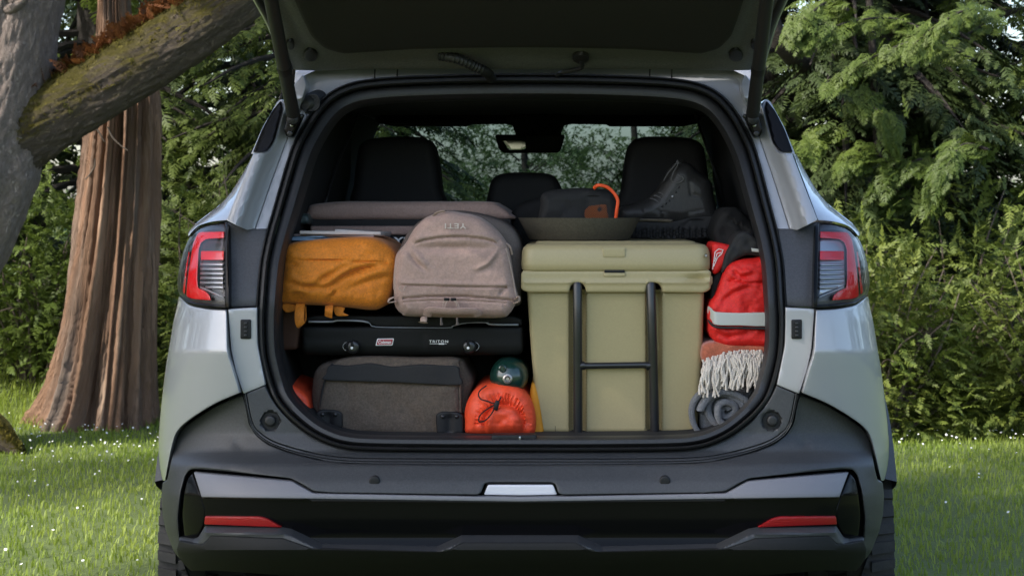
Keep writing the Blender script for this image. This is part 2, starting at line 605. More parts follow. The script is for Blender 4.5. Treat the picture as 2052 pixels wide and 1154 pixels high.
# ---- body side panels at the tail
surf('quarter_panel', rp([(455, 621, 2), (418, 620, 20), (376, 612, 20), (355, 593, 4), (350, 620, 10), (345, 640, 20), (337, 690, 20), (330, 730, 20), (322, 790, 20), (317, 840, 20), (314, 880, 15), (314, 912, 10), (318, 942, 10),
      (323, 962, 2), (328, 963, 3), (331, 950, 8), (336, 924, 10), (344, 888, 14), (351, 867, 8), (364, 852, 10), (390, 833, 15), (433, 807, 20), (482, 787, 2), (470, 745, 15), (457, 706, 15)], 8),
     lambda p: Yquarter(p) + 0.024 * np.maximum(0, (706 - 0.02 * (p[:, 0] - 400) - p[:, 1]) / 85) ** 1.0 * (p[:, 1] > 0) + 0.042 * np.clip((p[:, 1] - 704) / 150, 0, 1.2) - 0.02, 'paint', car, th=0.12, bev=2.5, step=7, car=0.12, mirror=True)
surf('shoulder_panel', rp([(455, 441, 2), (422, 444, 15), (393, 453, 12), (375, 474, 3), (373, 468, 3), (386, 450, 10), (409, 432, 14), (437, 411, 20), (461, 383, 20), (484, 345, 20), (503, 309, 2), (508, 308, 2)], 6),
     lambda p: Yquarter(p) - 0.012, 'paint', car, th=0.13, bev=2, step=7, car=0.2, mirror=True)
RIDGE = [(597, 222), (588, 240), (569, 290), (540, 372), (511, 459)]
def Ypillar(p):
    d, s = pldist(RIDGE, p)
    w = np.interp(p[:, 1], [150, 300, 460], [22, 40, 40])
    t = np.clip(d / w, 0, 1)
    y = 0.085 + rake(p[:, 1]) - 0.075 * (t * t * (3 - 2 * t))
    out = np.clip((d - w) / 40, 0, 1)
    return y + 0.02 * out ** 2
surf('rear_pillar', rp([(455, 441, 2), (508, 308, 2), (538, 307, 10), (551, 288, 10), (567, 222, 8), (574, 200, 6), (590, 165, 4), (604, 150, 2), (612, 170, 10), (597, 222, 10), (588, 240, 6), (569, 290, 6), (540, 372, 10), (511, 459, 1), (496, 461, 2), (476, 452, 3)], 4),
     Ypillar, 'paint', car, th=0.14, bev=1.8, step=7, car=0.2, mirror=True,
     relief=lambda v: crease(v, [(545, 330), (520, 385), (497, 440), (478, 446)], 2.5, 0.004))
OPEN_L = [(1043, 907), (900, 907), (744, 905), (689, 900), (652, 889), (615, 870), (581, 844), (559, 822), (543, 800), (531, 771), (519, 725), (514.5, 692), (513, 650), (514, 614), (520, 536), (527, 495),
          (536, 458), (547, 420), (573, 330), (588, 287), (609, 247), (631, 214.7), (656.5, 189), (689, 171), (733, 160), (809, 153.6), (937, 149.5), (1043, 148.5)]
def Yopen(p):
    py = p[:, 1]
    return 0.085 + rake(py) - interp(py, [780, 907], [0, 0.05])
surf('inner_flange', rp([(606, 214, 4), (613, 243, 3), (590, 287, 10), (575, 330, 10), (549, 420, 10), (537, 458, 1), (512, 460, 1), (541, 372, 6), (570, 290, 6), (589, 240, 6)], 2),
     lambda p: 0.088 + rake(p[:, 1]), 'paint', car, th=0.04, bev=1, step=8, car=0.2, mirror=True)
ro = both([(1043, 152), (937, 153), (809, 158), (733, 164), (689, 176), (656, 194), (631, 219), (612, 246), (597, 232), (600, 190), (590, 164), (592, 140), (620, 130), (1043, 128)], 1052)
surf('roof_rear_flange', ro, lambda p: 0.10 + rake(p[:, 1]) + 0.02 * np.clip((150 - p[:, 1]) / 20, 0, 1), 'paint', car, th=0.05, bev=1.5, step=10, car=0.40,
     relief=lambda v: crease(v, [(640, 136), (628, 160), (612, 188)], 4, 0.008) + crease(v, [(1464, 136), (1476, 160), (1492, 188)], 4, 0.008) + crease(v, [(700, 130), (700, 172)], 1.5, -0.003) + crease(v, [(1404, 130), (1404, 172)], 1.5, -0.003))
surf('quarter_window', rp([(508, 305, 3), (537, 304, 9), (550, 284, 8), (567, 218, 5), (563, 201, 5), (545, 222, 10), (525, 260, 10)], 4),
     lambda p: 0.035 + rake(p[:, 1]), 'gloss_black', car, th=0.04, bev=3, step=8, car=0.3, mirror=True)
surf('quarter_window_trim', rp([(504, 309, 3), (540, 308, 9), (554, 286, 8), (571, 216, 4), (566, 198, 5), (556, 203, 4), (527, 254, 10)], 4),
     lambda p: 0.05 + rake(p[:, 1]), 'paint', car, th=0.14, bev=1.5, step=8, car=0.3, mirror=True)
# ---- recessed trim and painted step beside the opening
surf('pillar_trim', rp([(450, 444, 2), (497, 459, 2), (534, 458, 2), (520, 536, 10), (514, 613, 2), (456, 616, 2)], 3),
     lambda p: 0.080 + rake(p[:, 1]), 'trim_grey', car, th=0.04, bev=2, step=9, car=0.1, mirror=True,
     relief=lambda v: crease(v, [(462, 520), (468, 600)], 3, 0.004))
ip = surf('step_panel', rp([(457, 619, 2), (515, 616, 2), (515, 650, 10), (516, 692, 10), (532, 771, 2), (488, 789, 2), (473, 745, 8), (463, 700, 10)], 3),
     lambda p: 0.055 + rake(p[:, 1]), 'paint', car, th=0.04, bev=2, step=9, car=0.06, mirror=True)
# connectors set in the step
for sgn, pan in zip((1, -1), ip):
    def mx(pts, s=sgn): return pts if s > 0 else [(2 * cpx(0.06) - x, y) for x, y in pts]
    c0 = surf('connector', mx(rect(482, 640, 503, 679, 3)), 0.050, 'satin_black', pan, th=0.02, bev=1.5, step=6, car=0.06)
    for k in range(4):
        surf('pin', mx(rect(489, 646 + k * 8, 495, 650 + k * 8, 1)), 0.044, 'seal_grey', c0, th=0.01, bev=0.6, step=3, car=0.06)

# ---- tail lights
for side in (1, -1):
    ref = 0.15
    def mm(pts, s=side): return pts if s > 0 else [(2 * cpx(ref) - x, y) for x, y in pts]
    def YL(off, s=side):
        return lambda p: Yquarter(np.stack([p[:, 0] if s > 0 else 2 * cpx(ref) - p[:, 0], p[:, 1]], 1)) + off
    L = bpy.data.objects.new('tail_light', None); L.location = (0, 0.1, 1.1); link(L, car)
    L.matrix_parent_inverse = Matrix.Translation(-car.location)
    def sub(name, pts, off, m, **k):
        o = surf(name, mm(pts), YL(off), m, None, car=ref, **k)
        o.parent = L; o.matrix_parent_inverse = Matrix.Translation(-L.location)
        return o
    LENS = rp([(452, 446, 3), (422, 448, 15), (394, 457, 12), (376, 476, 10), (365, 500, 12), (356, 535, 14), (352, 572, 10), (357, 592, 8), (376, 609, 10), (417, 617, 15), (456, 619, 3)], 6)
    sub('housing', LENS, 0.028, 'lamp_dark', th=0.03, bev=1.5, step=8)
    sub('lens', rp([(451, 449, 3), (422, 451, 15), (396, 459, 12), (378, 477, 10), (367, 501, 12), (358, 535, 14), (354, 571, 10), (359, 588, 8), (377, 603, 10), (417, 609, 15), (452, 611, 3)], 6), 0.002, 'lens_clear', th=0.004, bev=3, step=8)
    sub('lower_bezel', rp([(357, 591, 3), (376, 604, 8), (417, 610, 12), (456, 612, 2), (456, 619, 2), (417, 617, 12), (376, 610, 8)], 3), 0.0, 'gloss_black', th=0.03, bev=1.5, step=7)
    sub('inner_edge', rp([(452, 447, 1), (459, 453, 1), (461, 617, 1), (453, 617, 1)], 1), -0.002, 'gloss_black', th=0.07, bev=1.5, step=8)
    sub('red_light_band', rp([(449, 464, 2), (396, 465, 6), (387, 480, 8), (382, 506, 8), (375, 558, 8), (372, 594, 5), (385, 599, 5), (424, 602, 2), (421, 592, 2), (413, 584, 5), (397, 577, 3), (395, 558, 4), (397, 499, 4), (402, 486, 3), (412, 479, 4), (449, 477, 2)], 3), 0.013, 'red_plastic', th=0.012, bev=2.2, step=6)
    sub('inner_band', rp([(368, 560, 2), (371, 530, 3), (376, 504, 3), (378, 505, 2), (371, 558, 3), (369, 590, 2), (364, 585, 2)], 2), 0.016, 'red_plastic', th=0.01, bev=1.5, step=5)
    sub('stop_lamp', rect(402, 503, 449, 521, 2), 0.014, 'red_plastic', th=0.012, bev=1.5, step=5)
    sub('reflector_panel', rp([(402, 484, 3), (412, 481, 3), (449, 479, 1), (449, 590, 1), (420, 580, 3), (400, 572, 3)], 2), 0.026, 'lamp_chrome' if side < 0 else 'lamp_dark', th=0.004, bev=1, step=7)  # paler panel on the right lamp stands in for a reflection
    for k in range(6):
        y0 = 527 + 9.2 * k
        x0 = 401 if k < 5 else 412
        sub('reflector_slat', rect(x0, y0, 449, y0 + 5.0, 1), 0.017 - 0.001 * k, 'lamp_chrome', th=0.006, bev=1.5, bevm=0.004, step=5)
    sub('reflector_slat', rp([(401, 573, 1), (449, 594, 1), (449, 597, 1), (401, 577, 1)], 1), 0.014, 'lamp_chrome', th=0.006, bev=1, step=5)

# ---- rear bumper
BU = [(1043, 932), (855, 931), (689, 929), (633, 921), (581, 908), (537, 890), (511, 871), (497, 849), (488, 801), (484, 791), (433, 812), (390, 838), (364, 857), (353, 871), (347, 889), (339, 926), (334, 951), (330, 964), (322, 965),
      (319, 990), (321, 1030), (328, 1062), (344, 1104), (358, 1122), (366, 1108), (357, 1084), (354, 1037), (360, 985), (369, 952), (379, 940), (400, 939), (467, 945), (584, 958), (600, 966), (630, 984), (670, 987), (957, 991), (965, 988), (972, 969), (980, 966), (1043, 966)]
def bump_relief(v):
    a = 1043 - np.abs(v[:, 0] - 1043)
    q = np.stack([a, v[:, 1]], 1)
    r = 0.006 * np.exp(-(((q[:, 0] - 470) / 70) ** 2 + ((q[:, 1] - 850) / 40) ** 2))
    r += -0.006 * np.exp(-(((q[:, 0] - 430) / 60) ** 2 + ((q[:, 1] - 925) / 22) ** 2))
    r += crease(q, [(372, 960), (362, 1000), (356, 1050)], 8, -0.004)
    # recesses of the parking sensors
    for (x, y, R, d) in ((475, 888, 10, 0.006),):
        dd = np.hypot(q[:, 0] - x, q[:, 1] - y)
        r += d * np.clip(1.3 - dd / R, 0, 1)
    return r
bumper = surf('bumper', rp(both([(x, y, 6) for x, y in BU]), 5), Ybump, 'cladding', car, th=0.05, bev=3.5, step=7, car=0.0, relief=bump_relief)
SL_T = [(1043, 906), (744, 904), (689, 899), (652, 888), (615, 869), (581, 843), (559, 821), (543, 799), (530, 773)]
SL_B = [(489, 790), (490, 801), (500, 848), (514, 870), (539, 888), (583, 905), (635, 918), (690, 926), (855, 929), (1043, 930)]
GRO = [(494, 788), (496, 801), (506, 846), (521, 866), (558, 887), (632, 907), (706, 916), (860, 918), (1043, 918)]
def off_line(L, d):
    q = np.array(L, float); t = np.gradient(q, axis=0); t /= np.linalg.norm(t, axis=1)[:, None]
    return [tuple(v) for v in q + np.stack([-t[:, 1], t[:, 0]], 1) * d]
YS_ = lambda o: (lambda p: interp(p[:, 1], [780, 870, 905, 918, 932], [0.055, 0.05, 0.03, 0.0, -0.022]) + o)
def sill_relief(v):
    q = np.stack([1043 - np.abs(v[:, 0] - 1043), v[:, 1]], 1)
    dd = np.hypot(q[:, 0] - 541, q[:, 1] - 843)
    return 0.020 * np.clip((19.5 - dd) / 3.0, 0, 1)
sm = lambda L: [L[0]] + cr(L, 4, closed=False)[1:-1] + [L[-1]]
GS = sm(GRO); GS[-1] = (1043, 918.0)
surf('sill_panel', both(sm(SL_T) + GS), YS_(0.0), 'cladding', car, th=0.04, bev=1.2, step=5, car=0.02, relief=sill_relief)
G2 = [(x - 2.0 if y < 850 else x, y if y < 850 else y + 2.2) for x, y in GS]; G2[-1] = (1043, 920.2)
G3 = [(x - 4.0 if y < 850 else x - 0.5, y if y < 850 else y + 6.0) for x, y in GS]; G3[-1] = (1043, 924.0)
G4 = [(x - 5.2 if y < 850 else x - 0.5, y if y < 850 else y + 7.6) for x, y in GS]; G4[-1] = (1043, 925.6)
surf('sill_lip', both(G2[::-1] + G3), YS_(-0.001), 'cladding', car, th=0.04, bev=0.9, step=5, car=0.02)
surf('sill_edge', both(G4[::-1] + sm(SL_B)), YS_(-0.001), 'cladding', car, th=0.04, bev=0.9, step=5, car=0.02)
surf('sill_backing', both(SL_T + [(486, 792), (489, 801), (499, 848), (513, 871), (538, 889), (582, 907), (634, 920), (689, 928), (855, 931), (1043, 932)]), YS_(0.012), 'satin_black', car, th=0.02, bev=0, step=14, car=0.02)
for s in (1, -1):
    x = 541 if s > 0 else 2 * cpx(0.05) - 541
    st = surf('bump_stop', circ(x, 843, 11, 20), 0.048, 'rubber', car, th=0.03, bev=4, step=5, car=0.05)
    for (sx, sy, R, Y, nm) in ((752, 964, 11, -0.0725, 'parking_sensor'), (475, 887, 7.5, None, 'parking_sensor')):
        xx = sx if s > 0 else 2 * 1043 - sx
        yy = Y if Y is not None else float(Ybump(np.array([[475, 887.0]]))[0]) + 0.018
        surf(nm, circ(xx, sy, R, 20), yy, 'satin_black', bumper, th=0.02, bev=2.5, step=5, car=0.0)
# inserts of the bumper
YIN = lambda off: (lambda p: Ybump(p) + off)
surf('contour_groove', both([(1043, 960), (975, 962), (962, 982), (670, 982), (634, 978), (606, 962), (586, 953), (467, 940), (400, 934), (376, 936), (364, 950), (354, 985), (348, 1040), (354, 1092), (420, 1096), (440, 1010), (1043, 1010)]),
     YIN(0.03), 'gloss_black', bumper, th=0.02, bev=0, step=14, car=0.0)
surf('silver_strip', rp(both([(1043, 996, 0), (959, 994.5, 2), (630, 988.5, 4), (586, 964, 5), (440, 951, 8), (387, 946, 1), (404, 995.5, 1), (615, 998.5, 3), (1043, 1004.5, 0)]), 2),
     lambda p: Ybump(p) + interp(p[:, 1], [946, 1000], [0.006, -0.004]), 'silver_trim', bumper, th=0.03, bev=1.6, step=8, car=0.0)
surf('lower_insert', rp(both([(1043, 1003, 0), (615, 997, 3), (402, 994, 2), (410, 1022, 6), (409, 1052, 6), (405, 1062, 3), (560, 1063, 2), (640, 1096, 3), (880, 1101, 3), (928, 1080, 3), (1043, 1080, 0)]), 3),
     YIN(0.012), 'gloss_black', bumper, th=0.03, bev=1.5, step=9, car=0.0)
for s in (1, -1):
    def ms(pts, s=s): return pts if s > 0 else [(2 * 1043 - x, y) for x, y in pts]
    surf('corner_insert', ms(rp([(384, 948, 2), (402, 994, 3), (411, 1022, 6), (409, 1048, 6), (396, 1074, 4), (386, 1077, 3), (368, 1074, 4), (363, 1030, 10), (368, 981, 10), (374, 959, 5)], 4)),
         YIN(0.010), 'gloss_black', bumper, th=0.03, bev=2.5, step=6, car=0.0)
    surf('red_reflector', ms(rp([(411, 1034, 2), (522, 1035, 6), (537, 1039, 6), (566, 1056, 2), (409, 1050, 2)], 2)),
         YIN(-0.002), 'reflector_red', bumper, th=0.02, bev=1.5, step=6, car=0.0)
TRIM_T = [(1043, 1072), (926, 1072), (878, 1094), (648, 1089), (585, 1059), (563, 1055), (411, 1053), (396, 1076), (386, 1079), (357, 1075)]
TRIM_B = [(1043, 1086), (930, 1086), (896, 1105), (630, 1099), (570, 1078), (424, 1073), (408, 1089), (384, 1088), (357, 1083)]
surf('bumper_ledge', rp(both([(x, y, 2) for x, y in TRIM_T + TRIM_B[::-1]]), 2),
     lambda p: Ybump(p) + np.where(True, 0.0, 0) - 0.050 * np.clip((p[:, 1] - np.interp(1043 - np.abs(p[:, 0] - 1043), [q[0] for q in TRIM_T[::-1]], [q[1] for q in TRIM_T[::-1]])) / 14, 0, 1) + 0.008,
     'cladding', bumper, th=0.04, bev=1.0, step=4, car=0.0)
surf('lower_apron', both([(x, y) for x, y in [(1043, 1086.5), (930, 1086.5), (896, 1105.5), (630, 1099.5), (570, 1078.5), (424, 1073.5), (408, 1089.5), (384, 1088.5), (357, 1083.5), (352, 1100), (356, 1119), (367, 1133), (378, 1143), (430, 1142), (560, 1152), (1043, 1160)]]),
     lambda p: Ybump(p) - 0.044 + 0.13 * np.clip((p[:, 1] - 1100) / 55, 0, 1) ** 1.4, 'apron', bumper, th=0.12, bev=2.0, step=8, car=0.0)
surf('centre_lamp', rp(both([(1043, 971, 0), (978, 971, 3), (970, 989, 2), (972, 991, 1), (1043, 992, 0)]), 2), -0.072, 'white_lens', bumper, th=0.02, bev=2, step=6, car=-0.07)
surf('centre_lamp_bezel', rp(both([(1043, 965, 0), (975, 966, 3), (962, 993, 2), (1043, 995, 0)]), 2), -0.062, 'gloss_black', bumper, th=0.02, bev=2, step=6, car=-0.07)

# ---- the opening: weather seal and inner trim as lofted rings
def ring_pts():
    L = cr(OPEN_L, 4, closed=False)
    Lp = np.array(L)
    return Lp
RL = ring_pts()
def ring(name, rows, m, wid, parent):
    """rows: (fraction inwards, depth offset); lofted round the opening"""
    n = len(RL)
    t = np.gradient(RL, axis=0); t /= np.linalg.norm(t, axis=1)[:, None]
    nrm = np.stack([-t[:, 1], t[:, 0]], 1)      # points inwards (path runs clockwise on the left half)
    test = RL[n // 2] + nrm[n // 2] * 10
    if test[0] < RL[n // 2][0]: nrm = -nrm
    wv = np.interp(RL[:, 1], [150, 300, 600, 780, 880, 907], wid)
    Yb = Yopen(RL)
    verts = []
    half = []
    for f, dy in rows:
        q = RL + nrm * (f * wv)[:, None]
        y = Yb + dy
        s = (DIST + y) / FPX
        cx_ = np.array([cpx(v) for v in Yb])
        half.append(np.stack([(q[:, 0] - cx_) * s, y, CZ + (VY - q[:, 1]) * s], 1))
    half = np.array(half)                        # rows x n x 3
    half[:, 0, 0] = 0; half[:, -1, 0] = 0
    full = np.concatenate([half, half[:, -2:0:-1] * np.array([-1, 1, 1])], axis=1)
    R, N = full.shape[:2]
    verts = full.reshape(-1, 3)
    faces = []
    for r in range(R - 1):
        for i in range(N):
            faces.append((r * N + i, r * N + (i + 1) % N, (r + 1) * N + (i + 1) % N, (r + 1) * N + i))
    return mesh_obj(name, verts, faces, m, parent, sharp=50), full[-1]
ring('seal_flange', [(-0.02, 0.012), (-0.02, -0.008), (0.04, -0.012), (0.10, -0.008), (0.12, 0.02)], 'rubber', [40, 40, 38, 36, 26, 24], car)
ring('weather_seal', [(0.11, 0.03), (0.12, -0.004), (0.2, -0.02), (0.32, -0.022), (0.42, -0.008), (0.44, 0.03)], 'rubber', [40, 40, 38, 36, 26, 24], car)
_, edge = ring('opening_trim', [(0.40, 0.04), (0.46, 0.004), (0.6, -0.002), (0.85, 0.0), (1.0, 0.02), (1.08, 0.06), (1.15, 0.15)], 'seal_grey', [46, 46, 42, 40, 30, 30], car)
# cargo bay lining: the opening carried forwards
N = len(edge)
rows = [edge]
for (Y, k) in ((0.55, 1.03), (0.95, 1.03), (1.35, 1.0)):
    e = edge.copy()
    e[:, 1] = np.maximum(Y, e[:, 1] + 0.02)
    e[:, 0] *= k
    e[:, 2] = np.where(e[:, 2] > 1.45, np.maximum(e[:, 2], 1.64 + 0.0 * e[:, 2]), np.maximum(e[:, 2], 0.742))
    rows.append(e)
full = np.concatenate(rows)
faces = []
for r in range(len(rows) - 1):
    for i in range(N):
        faces.append((r * N + i, r * N + (i + 1) % N, (r + 1) * N + (i + 1) % N, (r + 1) * N + i))
mesh_obj('cargo_lining', full, faces, 'interior', car, sharp=50)
box('cargo_floor', (0, 0.62, 0.734), (1.30, 1.12, 0.02), 'carpet', car, 0.004)
surf('latch_plate', rect(985, 871, 1075, 888, 3), 0.045, 'satin_black', car, th=0.05, bev=2, step=8)
surf('striker', rect(1040, 874, 1044, 881, 0.5), 0.04, 'steel', car, th=0.01, bev=0.6, step=4)

# ---- tailgate, swung up about the roof edge
kt = 0.35
def Ygate(off=0.0):
    def f(p):
        m_ = (VY - p[:, 1]) / FPX
        return (0.3745 + 0.35 * kt + off - 5 * m_) / (m_ + kt)
    return f
GATE = [(1048, 139), (760, 139), (640, 142), (590, 141), (577, 134), (566, 105), (548, 55), (517, -3), (480, -70), (448, -130), (1048, -150)]
def gate_rel(v):
    q = np.stack([1048 - np.abs(v[:, 0] - 1048), v[:, 1]], 1)
    r = crease(q, [(556, -40), (590, 40), (612, 90), (640, 118), (700, 124), (1048, 112)], 9, 0.012)
    r += crease(q, [(530, -40), (575, 60), (592, 120)], 5, -0.008)
    dd = np.hypot(q[:, 0] - 622, (q[:, 1] - 112))
    return r + 0.01 * np.clip(2.2 - dd / 8, 0, 1)
gate = surf('tailgate', rp(both([(x, y, 8) for x, y in GATE], 1048), 6), Ygate(), 'gate_inner_shade', car, th=0.075, bev=4, step=9, car=0.30, ext=(0, 0.15, 1), back=True, relief=gate_rel)
TP = [(1048, 95.5), (973, 96), (827, 99), (737, 105), (689, 108), (653, 98), (627, 73), (613, 40), (598, 0), (580, -60), (566, -110), (1048, -120)]
surf('gate_trim', rp(both([(x, y, 10) for x, y in TP], 1048), 8), Ygate(-0.02), 'interior', gate, th=0.02, bev=6, bevm=0.012, step=12, car=0.30, ext=(0, 0.15, 1))
for s in (1, -1):
    x = 622 if s > 0 else 2 * cpx(0.25) - 622
    surf('grommet', circ(x, 112, 14, 24, 12), Ygate(-0.004), 'rubber', gate, th=0.01, bev=5, step=5, car=0.25, ext=(0, 0.1, 1))
    surf('gate_buffer', circ(583 if s > 0 else 2 * cpx(0.25) - 583, 92, 8, 18, 9), Ygate(-0.012), 'rubber', gate, th=0.02, bev=4, step=4, car=0.25, ext=(0, 0.1, 1))
# side edge strips of the gate
for s in (1, -1):
    pts = []
    for px, py in ((581, 138), (566, 100), (545, 50), (512, -10), (470, -90)):
        Y = float(Ygate()(np.array([[px, py]], float))[0]) - 0.004
        q = P(px if s > 0 else 2 * cpx(Y) - px, py, Y); pts.append(q)
    tube('gate_edge', smooth3(pts, 4), 0.009, MATS['rubber'], gate, n=8)
    pts2 = [q + Vector((-0.016 * s, 0.02, 0.012)) for q in pts]
    tube('gate_edge', smooth3(pts2, 4), 0.006, MATS['paint'], gate, n=6)

mat('black_bolt', (0.02, 0.02, 0.021), 0.25, metal=0.6)
# gas struts with their brackets
for s in (1, -1):
    def PM(px, py, Y, s=s):
        q = P(px, py, Y)
        xc = (px - cpx(Y)) * (DIST + Y) / FPX
        return Vector((xc * s, q.y, q.z))
    a = PM(589, 236, 0.25); b = PM(543, 0, -0.17); d = b - a
    strut = tube('gas_strut', [a, a + d * 0.02, a + d * 0.03, a + d * 1.5], [0.010, 0.0165, 0.0175, 0.0175], MATS['rubber'], car, n=16)
    tube('collar', [a + d * 0.40, a + d * 0.41, a + d * 0.45, a + d * 0.46], [0.0176, 0.0185, 0.0185, 0.0176], MATS['satin_black'], strut, n=16)
    ball = lathe('ball_joint', [(0.004, -0.02), (0.014, -0.016), (0.017, 0.0), (0.014, 0.014), (0.004, 0.018)], a + Vector((0, -0.006, -0.005)), (0, 1, 0), MATS['satin_black'], strut, n=16)
    def mir(pts, s=s): return pts if s > 0 else [(2 * cpx(0.32) - x, y) for x, y in pts]
    br = surf('strut_bracket', mir(rp([(575, 226, 3), (588, 232, 3), (607, 228, 3), (600, 244, 4), (592, 262, 4), (585, 276, 5), (574, 274, 5), (570, 260, 4), (575, 244, 4)], 3)), 0.262, 'gloss_black', strut, th=0.05, bev=2, step=4, car=0.32)
    for (bx, by, br_) in ((582, 268, 6), (604, 233, 5), (586, 251, 4)):
        x = bx if s > 0 else 2 * cpx(0.32) - bx
        surf('bolt', circ(x, by, br_, 6 if br_ > 4 else 12), 0.246, 'steel' if br_ == 4 else 'black_bolt', strut, th=0.02, bev=1.4, step=3, car=0.32)
# cable boot beside the left strut, with its ribs
bc = P(622, 207, 0.36)
boot_s = lathe('cable_boot', [(0.030, 0.05), (0.028, 0.03), (0.027, 0.0), (0.022, -0.02), (0.012, -0.03)], bc, (0.35, 1, 0.2), MATS['seal_grey'], car, n=20)
for k in range(5):
    tube('boot_rib', [bc + Vector((0.004 * k - 0.004, -0.022, 0)) + Vector((0.016 * math.cos(t), -0.006 * k * 0.3, 0.022 * math.sin(t))) for t in np.linspace(-1.4, 1.4, 9)], 0.0022, MATS['rubber'], boot_s, n=6)
surf('boot_collar', circ(620, 206, 21, 22, 19), 0.392, 'paint', car, th=0.02, bev=6, step=5)
# little leads between roof and gate
for px in (751, 796, 1302, 1346):
    tube('gate_wire', [P(px, 163, 0.43), P(px, 150, 0.405), P(px + 0.5, 138, 0.385), P(px, 120, 0.36)], 0.0022, MATS['rubber'], car, n=6)
pts = smooth3([P(880, 112, 0.26), P(915, 118, 0.25), P(948, 132, 0.27), P(975, 146, 0.31), P(985, 158, 0.40)], 10)
rad = [0.013 + (0.0016 if i % 2 else -0.0012) for i in range(len(pts))]
tube('cable_hose', pts, rad, MATS['rubber'], car, n=14)
tube('washer_hose', smooth3([P(1113, 156, 0.43), P(1122, 147, 0.36), P(1145, 142, 0.33), P(1166, 136, 0.30), P(1164, 122, 0.27)], 6), 0.0055, MATS['rubber'], car, n=8)
surf('hose_cap', circ(1164, 119, 17, 20, 9), Ygate(-0.012), 'rubber', gate, th=0.02, bev=5, step=5, ext=(0, 0.1, 1))

# ---- cabin seen through the opening
def car_solid(name, pts, Y, m, th, bev=4, mirror=False, par=car, step=14, ref=None, relief=None):
    return surf(name, pts, Y, m, par, th=th, bev=bev, step=step, car=ref if ref is not None else Y, mirror=mirror, relief=relief)
hd = both([(1077, 226), (790, 226), (766, 230), (748, 240), (744, 247), (756, 246), (786, 252), (934, 252), (941, 248), (1012, 247), (1026, 250), (1034, 272), (1077, 272)], cpx(2.6))
car_solid('headliner_front', rp([(x, y, 3) for x, y in hd], 3), 2.6, 'interior', 0.1, bev=3)
car_solid('windscreen_pillar', rp([(748, 241), (760, 243), (746, 262), (736, 300), (722, 350), (704, 420), (690, 480), (632, 480), (664, 420), (702, 350), (727, 300)], 4), 2.62, 'interior', 0.08, mirror=True)
mesh_obj('headliner', [(-0.58, 0.62, 1.665), (0.58, 0.62, 1.665), (0.58, 2.7, 1.70), (-0.58, 2.7, 1.70), (-0.58, 0.62, 1.68), (0.58, 0.62, 1.68), (0.58, 2.7, 1.715), (-0.58, 2.7, 1.715)],
         [(3, 2, 1, 0), (4, 5, 6, 7), (0, 1, 5, 4), (2, 3, 7, 6)], 'interior', car)
for px0, px1 in ((782, 861), (869, 935), (1234, 1362)):
    car_solid('sun_visor', rect(px0, 238, px1, 248, 2), 2.5, 'seat_cloth', 0.03, bev=2)
car_solid('overhead_console', rp([(1020, 226, 6), (1130, 226, 6), (1125, 262, 5), (1112, 275, 4), (1040, 275, 4), (1030, 262, 4)], 5), 2.45, 'interior', 0.08)
for x0 in (1012, 1100):
    car_solid('reading_lamp', rect(x0, 234, x0 + 22, 245, 3), 2.43, 'satin_black', 0.02, bev=3)
for px in (790, 1340):
    car_solid('grab_light', circ(px, 216, 16, 18, 7), 1.5, 'satin_black', 0.02, bev=4)
mir_ = surf('rear_view_mirror', rp([(991, 270, 6), (1133, 270, 6), (1122, 306, 9), (1012, 307, 9), (1000, 301, 6)], 6), 2.35, 'satin_black', car, th=0.04, bev=4, step=9)
mat('mirror_glass', (0.25, 0.27, 0.25), 0.04, metal=1.0)
surf('mirror_glass', rp([(1001, 275, 4), (1054, 275, 2), (1054, 303, 2), (1014, 303, 5)], 4), 2.345, 'mirror_glass', mir_, th=0.004, bev=1, step=9)
surf('windscreen', both([(1079, 236), (735, 236), (715, 300), (690, 440), (1079, 440)], cpx(2.66)), lambda p: 2.66 + 0.5 * np.clip((p[:, 1] - 240) / 200, 0, 1), 'windscreen', car, th=0.005, bev=0, step=40, car=2.66)
surf('dashboard', both([(1079, 428), (640, 436), (640, 520), (1079, 520)], cpx(3.0)), 3.0, 'interior', car, th=0.4, bev=6, step=30, car=3.0)
for s in (-1, 1):
    pr = [(0.70, 0.70), (0.70, 1.25), (0.672, 1.50), (0.612, 1.665)]
    V = [(s * (u - 0.004 * k), Y, z + 0.012 * k) for k, Y in ((0, 1.28), (1, 2.66)) for u, z in pr]
    V += [(v[0] + s * 0.012, v[1], v[2]) for v in V]
    Fq = [(k, k + 1, k + 5, k + 4) for k in range(3)] + [(k + 12, k + 13, k + 9, k + 8) for k in range(3)]
    Fq += [(0, 4, 12, 8), (3, 11, 15, 7)]
    mesh_obj('door_trim', V, Fq if s > 0 else flip(Fq), 'interior', car)
# second-row seats
HR = cr([(706, 420), (709, 370), (715, 320), (722, 292), (745, 278), (795, 274), (845, 276), (868, 290), (878, 330), (884, 380), (889, 420), (800, 430)], 5)
for s in (1, -1):
    pts = HR if s > 0 else [(2 * cpx(1.1) - x + 6, y) for x, y in HR]
    puff('headrest', pts, 1.08, 0.12, 16, 'seat_cloth', car, step=9, rm=0.04, relief=lambda v: crease(v, [(720, 300), (800, 286), (862, 300)], 4, 0.004))
puff('headrest', cr([(976, 440), (980, 380), (990, 356), (1015, 347), (1060, 346), (1100, 349), (1118, 362), (1128, 390), (1130, 440), (1050, 446)], 5), 1.12, 0.10, 14, 'seat_cloth', car, step=9, rm=0.035)
puff('seat_back', rp([(640, 880, 10), (650, 470, 30), (668, 424, 40), (960, 420, 30), (985, 402, 30), (1120, 402, 30), (1145, 420, 30), (1420, 424, 40), (1440, 470, 30), (1450, 880, 10)], 20), 1.14, 0.16, 14, 'seat_cloth', car, step=26, rm=0.04,
     relief=lambda v: crease(v, [(970, 420), (968, 880)], 5, 0.02))
